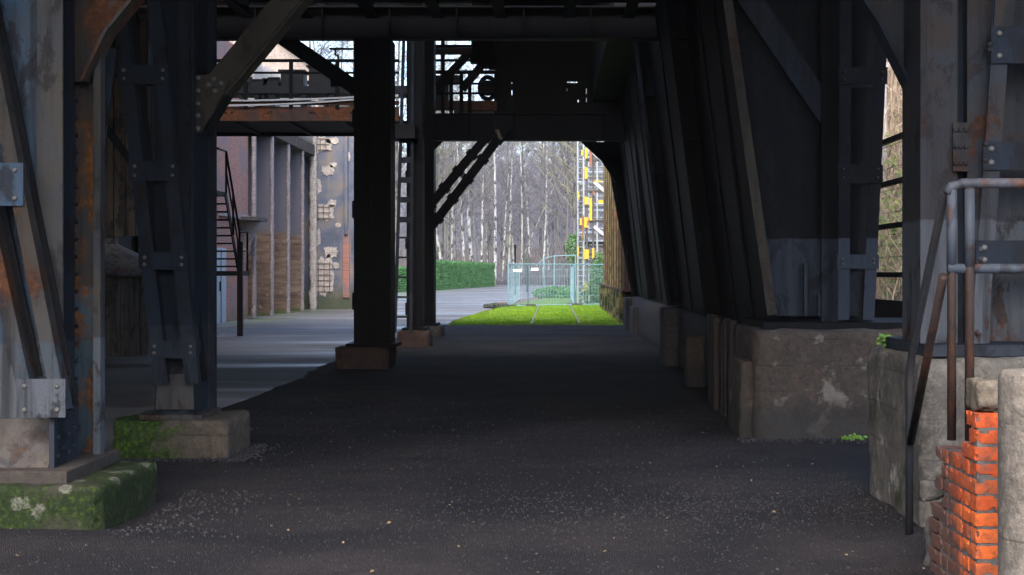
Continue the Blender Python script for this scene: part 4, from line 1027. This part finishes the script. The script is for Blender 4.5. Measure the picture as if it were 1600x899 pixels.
# gable hall behind
t = thing('gable_hall', 'cream rendered gable end with a mossy roof edge beyond the walkway', 'building', (-18, 76, 0))
Yh = 70; ex, ez = X(497, Yh), Z(112, Yh); sl = (Z(65, Yh)-ez)/(ex-X(440, Yh)); ax = -19.0; az = ez + sl*(ex-ax)
mb = MB(); mb.prism([(2*ax-ex, Yh, -.1), (ex, Yh, -.1), (ex, Yh, ez), (ax, Yh, az), (2*ax-ex, Yh, ez)], (0, 12, 0)); mb.build('gable_wall', M['cream'], t)
mb = MB(); n_ = Vector((sl, 0, 1)).normalized()
for sg in (1, -1):
    e0 = Vector((ex+.5, 0, ez-.5*sl)) if sg > 0 else Vector((2*ax-ex-.5, 0, ez-.5*sl)); a0 = Vector((ax, 0, az))
    for v in (e0, a0): v.y = Yh-.35
    mb.prism([e0+Vector((0,0,.02)), a0+Vector((0,0,.02)), a0+Vector((0,0,.32)), e0+Vector((0,0,.32))], (0, 12.6, 0))
mb.build('roof', M['roof_moss'], t)

# ------------------------------------------------------------------ rusty wall continuing beside the lawn
t = thing('rusty_plate_wall', 'rust and lichen stained steel plate wall beside the lawn', 'wall', (2.1, 50, 1.1))
yv = 41.5; k = 0
while yv < 59:
    wv = .95; hz = 6.2; lean = 0.0
    mb = MB(); mb.prism([(2.2, yv, 1.08), (2.2-lean, yv, hz), (3.2-lean, yv, hz), (3.2, yv, 1.08)], (0, wv-.03, 0)); mb.build('plate', M['rust_plate'], t)
    mb = MB(); mb.bar((2.13, yv+.05, 1.08), (2.13-lean, yv+.05, hz), .14, .09); mb.build('rib', M['rust_plate'] if k % 2 else M['rust_girder'], t); yv += wv; k += 1
MB().box(2.0, 3.2, 41.5, 62, 1.02, 1.078).build('sill', M['rust_girder'], t)
for k, yv in enumerate((43, 45.2, 47.4, 49.8, 52.4, 55.2, 58, 60.6)):
    plinth('mossy_pier', 'yellow green mossy concrete pier under the rusty plate wall', 'conc_moss_yellow', (1.99, 2.6, yv, yv+.8, -.1, 1.018), 40+k, .14, .02, .03, 'piers under the rusty wall', 'pier')
plinth('shadow_wall', 'dark recessed wall behind the mossy piers of the rusty wall', 'conc_dark', (2.7, 3.1, 42, 62, -.1, 1.015), 60, .5, .01, .02, None, 'wall')

# ------------------------------------------------------------------ scaffold tower with yellow guards
t = thing('scaffold_tower', 'tall scaffold tower with yellow guards beyond the site fence', 'scaffold', (2.0, 70, 0))
Ys = 70
for (px, dy, mm) in ((903.5, 1, 'galv'), (908, 3, 'tube_dark'), (912, 0, 'galv'), (917, 0, 'tube_dark'), (927, 0, 'tube_dark'), (933, 0, 'galv'), (946, 2, 'galv'), (922, 3, 'galv')):
    MB().tube((X(px, Ys), Ys+dy, -.02), (X(px, Ys), Ys+dy, 11), .05).build('standard', M[mm], t)
py = 205
k = 0
while py < 432:
    x0 = 917 if k % 5 else 903; x1 = 951
    MB().tube((X(x0, Ys), Ys+(k % 3), Z(py, Ys)), (X(x1, Ys), Ys+(k % 3), Z(py, Ys)), .045 if k % 2 else .09, n=6).build('ledger', M['galv'] if k % 3 else M['tube_dark'], t); py += (5.5, 9, 7, 12, 6)[k % 5]; k += 1
mb = MB(); py = 215
while py < 470: mb.tube((X(903, Ys), Ys+1.2, Z(py, Ys)), (X(917, Ys), Ys+.2, Z(py, Ys)), .03, n=5); py += 9
mb.build('ladder_rungs', M['galv'], t)
for (a, b) in (((928, 284), (950, 304)), ((928, 354), (950, 372)), ((917, 230), (946, 255))): MB().bar(W(*a, Ys-.1), W(*b, Ys-.1), .16, .04).build('diagonal_brace', M['galv'], t)
for (x0, x1, ya, yb) in ((914,918,232,248),(913.5,918,262,280),(913,919,308,320),(912.5,919,340,356),(912.5,920,390,405),(925,928.5,388,404),(913,919,443,456),(925,929,441,458),(906,909,342,352),(921,925,310,345),(935,946,313,318),(928,940,283,285),(908,911,235,243),(903,905,300,312),(902,904,385,400)):
    MB().box(X(x0, Ys), X(x1, Ys), Ys-.14, Ys-.06, Z(yb, Ys), Z(ya, Ys)).build('guard', M['yellow'], t)
for (x0, x1, ya, yb) in ((909.5,912,338,374),(921,925,225,260),(917,920,345,352),(926,929,300,306)):
    MB().box(X(x0, Ys), X(x1, Ys), Ys-.16, Ys-.06, Z(yb, Ys), Z(ya, Ys)).build('marker', M['orange'], t)
MB().box(X(912, Ys), X(951, Ys), Ys+.0, Ys+3, Z(380, Ys), Z(378, Ys)).build('platform', M['steel_dark'], t)
mb = MB(); tuft(mb, (X(936, 68.6), 68.8, 1.1), (.45, .5, 1.5), 1500, .08); tuft(mb, (X(925, 68.6), 69.0, .5), (.6, .5, .7), 500, .07)
t = thing('ivy_bush', 'green ivy bush climbing at the foot of the scaffold', 'bush', (X(935, 68.6), 68.8, 0)); mb.build('leaves', M['ivy'], t, fix=False)
MB().path([(X(936,68.6), 68.9, 0), (X(938,68.6), 68.9, 1.1), (X(934,68.6), 68.9, 2.2)], .05, 6).build('stem', M['bark'], t)
mb = MB(); tuft(mb, (X(899, 95), 95, 3.0), (.7, .8, 1.3), 700, .10); t = thing('evergreen_shrub', 'small green shrub just left of the scaffold tower', 'shrub', (X(899, 95), 95, 0)); mb.build('leaves', M['ivy'], t, fix=False)
MB().path([(X(899, 95), 95, 0), (X(899, 95), 95, 2.4)], .06, 6).build('stem', M['bark'], t)

# ------------------------------------------------------------------ site fence panels
def fence_panel(a, b, label, vert=.09):
    a, b = Vector((a[0], a[1], 0)), Vector((b[0], b[1], 0)); H0, H1 = .08, 1.95; d = (b-a); L_ = d.length; d.normalize()
    t = thing('site_fence', label, 'fence', a, 'turquoise site fence')
    mb = MB()
    for p in (a, b): mb.tube((p.x, p.y, .03), (p.x, p.y, H1), .027, n=8)
    for h in (H0, H1): mb.tube((a.x, a.y, h), (b.x, b.y, h), .024, n=8)
    mb.build('frame', M['fence_paint'], t)
    mb = MB(); k = vert
    while k < L_: p = a+d*k; mb.tube((p.x, p.y, H0), (p.x, p.y, H1), .0075, n=4, cap=False); k += vert
    for h in (.5, .95, 1.4, 1.7): mb.tube((a.x, a.y, h), (b.x, b.y, h), .007, n=4, cap=False)
    mb.build('wire_mesh', M['fence_paint'], t)
    return t
def P2(px, Y): return (X(px, Y), Y)
A_, B_, C_, D_, E_ = P2(794, 63.6), P2(825, 64.4), P2(898, 66), P2(949, 67.2), P2(797, 66.0)
f1 = fence_panel(A_, B_, 'narrow turquoise fence panel with a wide white notice nearest the road', .10)
f2 = fence_panel(B_, C_, 'middle turquoise fence panel with a small white notice')
f3 = fence_panel(C_, D_, 'turquoise fence panel in front of the scaffold')
fence_panel(P2(794.5, 63.9), P2(812, 80), 'turquoise fence panel running back from the road corner', .8)
fence_panel(P2(897, 66.3), P2(892, 82), 'turquoise fence panel running back towards the scaffold', .8)
MB().box(X(802, 63.7), X(816, 64), 63.78, 63.80, Z(425, 63.8), Z(421, 63.8)).build('notice', M['sign_white'], f1)
MB().box(X(830, 64.4), X(841, 64.4), 64.44, 64.46, Z(423, 64.5), Z(419, 64.5)).build('notice', M['sign_white'], f2)
for (p, lb) in ((A_, 'dark ballast block at the road corner of the site fence'), (B_, 'long dark ballast block between narrow and middle fence panel'), (C_, 'dark ballast block beside the scaffold fence panel')):
    mb = MB(); mb.box(p[0]-.36, p[0]+.36, p[1]-.12, p[1]+.12, .02, .14); tag(mb.build('ballast_block', M['fence_foot'], loc=(p[0], p[1], 0), bevel=.02), lb, 'ballast block', 'ballast blocks of the site fence')
t = thing('barrier_frame', 'pale blue sloping barrier frame standing behind the site fence', 'barrier', (X(860, 92), 92, 0))
mb = MB(); mb.path([W(838, 415, 92), W(850, 404, 92), W(866, 400, 92), W(899, 399, 92)], .028, 6).tube(W(866, 400, 92), (X(866, 92), 92, 0), .028).tube(W(850, 404, 92), (X(850, 92), 92, 0), .028).tube(W(899, 399, 92), (X(899, 92), 92, 0), .028); mb.build('frame', M['fence_paint'], t)
t = thing('marker_post', 'thin black post standing behind the road corner fence panel', 'post', (X(805, 100), 100, 0))
MB().tube((X(805, 100), 100, 0), (X(805, 100), 100, Z(384, 100)), .06).build('pole', M['steel_black'], t); MB().box(X(805,100)-.08, X(805,100)+.08, 99.93, 100.07, Z(388, 100), Z(383, 100)).build('cap', M['steel_black'], t)
t = thing('junction_box', 'dark green cabinet on a pole behind the site fence', 'cabinet', (X(824, 112), 112, 0))
MB().box(X(818, 112), X(831, 112), 111.8, 112.2, Z(415, 112), Z(403, 112)).build('box', M['fence_foot'], t, .03); MB().tube((X(824,112), 112, 0), (X(824,112), 112, Z(415, 112)), .08).build('pole', M['steel_black'], t)
mb = MB(); tuft(mb, (X(775, 62.8), 62.8, .08), (.6, .7, .14), 900, .05); kind(mb.build('verge_debris', M['fence_foot'], fix=False), 'stuff')
mb = MB(); rough_block(mb, X(775, 64), X(794, 64), 63.3, 64.0, -.05, .22, .06, .05, .05, 3, 4); tag(mb.build('soil_heap', M['soil'], loc=(X(785, 64), 63.6, 0), smooth=True), 'low brown heap at the road edge by the fence corner', 'soil heap')
mb = MB(); tuft(mb, (X(872, 86), 86, .3), (1.6, 1.2, .45), 900, .09); tag(mb.build('rough_bush', M['hedge'], loc=(X(872, 86), 86, 0), fix=False), 'low dark bush inside the site fence', 'bush')

# ------------------------------------------------------------------ hedges
def hedge(a, b, h, th, n, label):
    a, b = Vector((*a, 0)), Vector((*b, 0)); d = b-a; L_ = d.length; d.normalize(); nn = Vector((-d.y, d.x, 0)); mb = MB()
    t = thing('clipped_hedge', label, 'hedge', (a+b)/2, 'clipped hedges along the road')
    for _ in range(n):
        u = rnd.random()*L_; f = rnd.random()
        if f < .55: v, z = -th/2+abs(rnd.gauss(0,.1)), rnd.random()*h
        elif f < .85: v, z = rnd.uniform(-th/2, th/2), h-abs(rnd.gauss(0,.1))
        else: v, z = rnd.uniform(-th/2, th/2), rnd.random()*h
        z += .12*noise.noise((u*.5, v, z*.5)); p = a+d*u+nn*v+Vector((0,0,max(.02, z)))
        aa = Vector((rnd.gauss(0,1), rnd.gauss(0,1), rnd.gauss(0,1))).normalized(); bb = aa.orthogonal().normalized(); s_ = rnd.uniform(.06,.13)
        mb.add([p-aa*s_, p-bb*s_*.6, p+aa*s_, p+bb*s_*.6], [(0,1,2,3)])
    mb.build('foliage', M['hedge'], t, fix=False)
    core = MB(); q = nn*(th*.36); z1 = h-.15
    core.prism([a-q, b-q, b+q, a+q], (0,0,z1)); core.build('inner_foliage', M['hedge'], t)
hedge((-15.5, 104), (-10.9, 122), 1.95, 1.5, 9000, 'lower clipped green hedge nearer the black columns')
hedge((-10.9, 123), (-7.3, 158), 2.55, 1.6, 15000, 'taller clipped green hedge bordering the far road')

# ------------------------------------------------------------------ trees
def grow(mbt, mbc, rr, h, r0, lean, nbr, droop, twigs, spread, tw=.018):
    pts = []; rs = []; wx, wy = rr.uniform(-1,1)*.25, rr.uniform(-1,1)*.25
    for i in range(13):
        u = i/12; pts.append(Vector((lean[0]*u*h + wx*math.sin(u*4+1)*u, lean[1]*u*h + wy*math.sin(u*5)*u, h*u))); rs.append(r0*(1-u)**.8+.025)
    mbt.path(pts, rs, 8)
    for k in range(nbr):
        u = rr.uniform(.28, .98); i = min(11, int(u*12)); p = pts[i].lerp(pts[i+1], u*12-i); a = rr.random()*6.28
        ln = spread*(1.15-u)*rr.uniform(.6, 1.2)+.6; rise = rr.uniform(.5, 1.3); br = []; r = max(.02, rs[i]*.35)
        for j in range(6):
            v = j/5; br.append(p + Vector((math.cos(a)*ln*v, math.sin(a)*ln*v, ln*rise*v - droop*ln*v*v)) + Vector((rr.gauss(0,.08), rr.gauss(0,.08), rr.gauss(0,.05)))*v*1.5)
        mbc.path(br, [r*(1-.15*j)*(1 if j < 5 else .5) for j in range(6)], 4, False)
        for q in range(twigs):
            v = rr.uniform(.25, 1); j = min(4, int(v*5)); s_ = br[j].lerp(br[j+1], v*5-j); b = a + rr.gauss(0, 1.0); l2 = rr.uniform(.5, 1.5)
            m_ = s_ + Vector((math.cos(b)*l2*.5, math.sin(b)*l2*.5, l2*rr.uniform(.1,.6))); e_ = s_ + Vector((math.cos(b+.2)*l2, math.sin(b+.2)*l2, l2*(rr.uniform(0,.9)-droop*.9)))
            mbc.path([s_, m_, e_], [tw, tw*.8, tw*.4], 3, False)
            if rr.random() < .7:
                e2 = m_ + Vector((rr.gauss(0,.4), rr.gauss(0,.4), rr.uniform(-.3,.6))); mbc.path([m_, e2], [tw*.7, tw*.3], 3, False)
PROTO = []
def make_tree(seed, kind_, h, r0, lean, label, cat='tree', group=None):
    rr = random.Random(seed); a, b = MB(), MB()
    if kind_ == 'birch': grow(a, b, rr, h, r0, lean, 40, .55, 9, 4.2)
    else: grow(a, b, rr, h, r0, lean, 52, .15, 10, 6.0, .02)
    t = thing('birch_tree' if kind_ == 'birch' else 'bare_tree', label, cat, (0,0,0), group)
    a.build('trunk', M['birch'] if kind_ == 'birch' else M['bark'], t, smooth=True, fix=False)
    b.build('crown', M['twig_green'] if kind_ == 'green' else M['twig'], t, fix=False)
    return t
LB, GB = 'slender white trunked birch standing upright in the misty wood', 'birches in the misty wood'
LT, GT = 'grey barked leafless tree standing in the misty wood', 'bare trees in the misty wood'
LG, GG = 'leafless tree with lichen green twigs at the edge of the wood', 'green twigged trees at the wood edge'
pb = [make_tree(s_, 'birch', h, r0, ln, LB, group=GB) for (s_, h, r0, ln) in ((1, 25, .155, (.02, 0)), (2, 23, .13, (-.03, .01)), (3, 27, .165, (.0, .02)), (4, 21, .12, (.05, 0)))]
pt = [make_tree(s_, 'bare', h, r0, ln, LT, group=GT) for (s_, h, r0, ln) in ((5, 26, .17, (.0, .0)), (6, 24, .15, (-.03, 0)), (7, 29, .2, (.02, .01)))]
pg = [make_tree(s_, 'green', h, r0, ln, LG, group=GG) for (s_, h, r0, ln) in ((8, 24, .17, (.01, 0)), (9, 22, .14, (-.02, 0)))]
used = set()
def put(proto, x, y, s_=1, rz=None, label=None, z=0):
    rz = rnd.random()*6.28 if rz is None else rz
    if proto not in used: used.add(proto); proto.location = (x, y, z); proto.scale = (s_,)*3; o = proto
    else: o = copy_tree(proto, (x, y, z), rz, s_)
    o.rotation_euler = (rnd.gauss(0, .03), rnd.gauss(0, .045), rz)
    if label: o['label'] = label
    return o
for (px, Y, k) in ((706,152,0),(727,146,1),(739,150,2),(774,168,0),(785,180,1),(795,184,2),(815,178,3),(829,200,0),(848,180,1),(752,195,2),(804,205,1),(858,222,2),(763,222,3)):
    put(pb[k], X(px, Y), Y, rnd.uniform(.85, 1.12))
lb_ = make_tree(31, 'birch', 19, .15, (-.17, 0), 'birch leaning left behind the lower hedge', group=GB); lb_.location = (X(697, 140), 140, 0)
lb2 = make_tree(32, 'birch', 15, .11, (.42, .02), 'thin white birch leaning far to the right across the wood', group=GB); lb2.location = (X(800, 188), 188, 0)
for (px, Y, k) in ((690,160,0),(712,195,1),(733,205,2),(752,212,0),(771,218,1),(793,200,2),(822,210,0),(843,200,1),(862,208,2),(876,190,0),(888,205,1),(902,215,2),(680,185,1),(700,210,0),(725,220,1),(760,228,2),(783,232,0),(850,232,1),(880,228,2),(818,236,1),(895,160,0),(886,140,1),(915,190,0),(935,200,2)):
    put(pt[k], X(px, Y), Y, rnd.uniform(.9, 1.2))
for (px, Y, k) in ((683,150,0),(695,168,1),(897,132,1),(905,160,0),(675,140,0)):
    put(pg[k], X(px, Y), Y, rnd.uniform(.9, 1.15))
for (px, Y, k, s_) in ((505,100,0,.9),(530,108,1,.95),(548,118,2,.9),(520,130,1,1.1),(585,125,0,1.0),(620,130,2,1.0)):
    put(pt[k], X(px, Y), Y, s_, label='leafless tree rising beyond the gable roof and walkway')
# undergrowth and the far wood
mb = MB()
for k in range(5200):
    y = rnd.uniform(172, 200) ; x = X(rnd.uniform(560, 1000), y); h = rnd.uniform(.8, 3.2)*(.7+.5*noise.noise((x*.2, y*.1, 5)))
    mb.path([(x, y, -.1), (x+rnd.gauss(0,.3), y, h*.6), (x+rnd.gauss(0,.7), y+rnd.gauss(0,.4), max(.3, h))], [.03, .022, .01], 3, False)
kind(mb.build('undergrowth', M['twig'], fix=False), 'stuff')
mb = MB()
for k in range(1100):
    y = rnd.uniform(235, 420); x = X(rnd.uniform(430, 1020), y); z = -1 + 21*min(1, max(0, (y-225)/190))**1.1*(1+.25*noise.noise((x*.012, y*.01, 3))) - .5
    h = rnd.uniform(13, 23); lx = rnd.gauss(0, 1.1); mb.path([(x, y, z), (x+lx, y, z+h*.5), (x+lx*2, y, z+h)], [.075, .055, .02], 4, False)
    for q in range(32):
        u = rnd.uniform(.3, 1); a = rnd.random()*6.28; ln = rnd.uniform(1.2, 4)*(1.2-u); c0 = Vector((x+lx*2*u, y, z+h*u)); e_ = c0 + Vector((math.cos(a)*ln, math.sin(a)*ln, ln*rnd.uniform(.3, 1.1)))
        mb.path([c0, e_], [.05, .02], 3, False)
        for w_ in range(2): mb.path([c0.lerp(e_, rnd.uniform(.3,.9)), e_+Vector((rnd.gauss(0,.8), rnd.gauss(0,.8), rnd.uniform(-.4,1)))], [.035, .012], 3, False)
kind(mb.build('far_wood', M['far_twig'], fix=False), 'stuff')

# ------------------------------------------------------------------ haze
mb = MB(); mb.box(-300, 300, -60, 560, -3, 62)
hz = bpy.data.materials.new('haze_air'); hz.use_nodes = True; ht = hz.node_tree
for n_ in list(ht.nodes):
    if n_.type == 'BSDF_PRINCIPLED': ht.nodes.remove(n_)
pv = ht.nodes.new('ShaderNodeVolumePrincipled'); pv.inputs['Color'].default_value = (.90,.92,.97,1); pv.inputs['Density'].default_value = HAZE; pv.inputs['Anisotropy'].default_value = .2
out = [n_ for n_ in ht.nodes if n_.type == 'OUTPUT_MATERIAL'][0]; ht.links.new(pv.outputs[0], out.inputs['Volume'])
kind(mb.build('haze', hz), 'stuff')
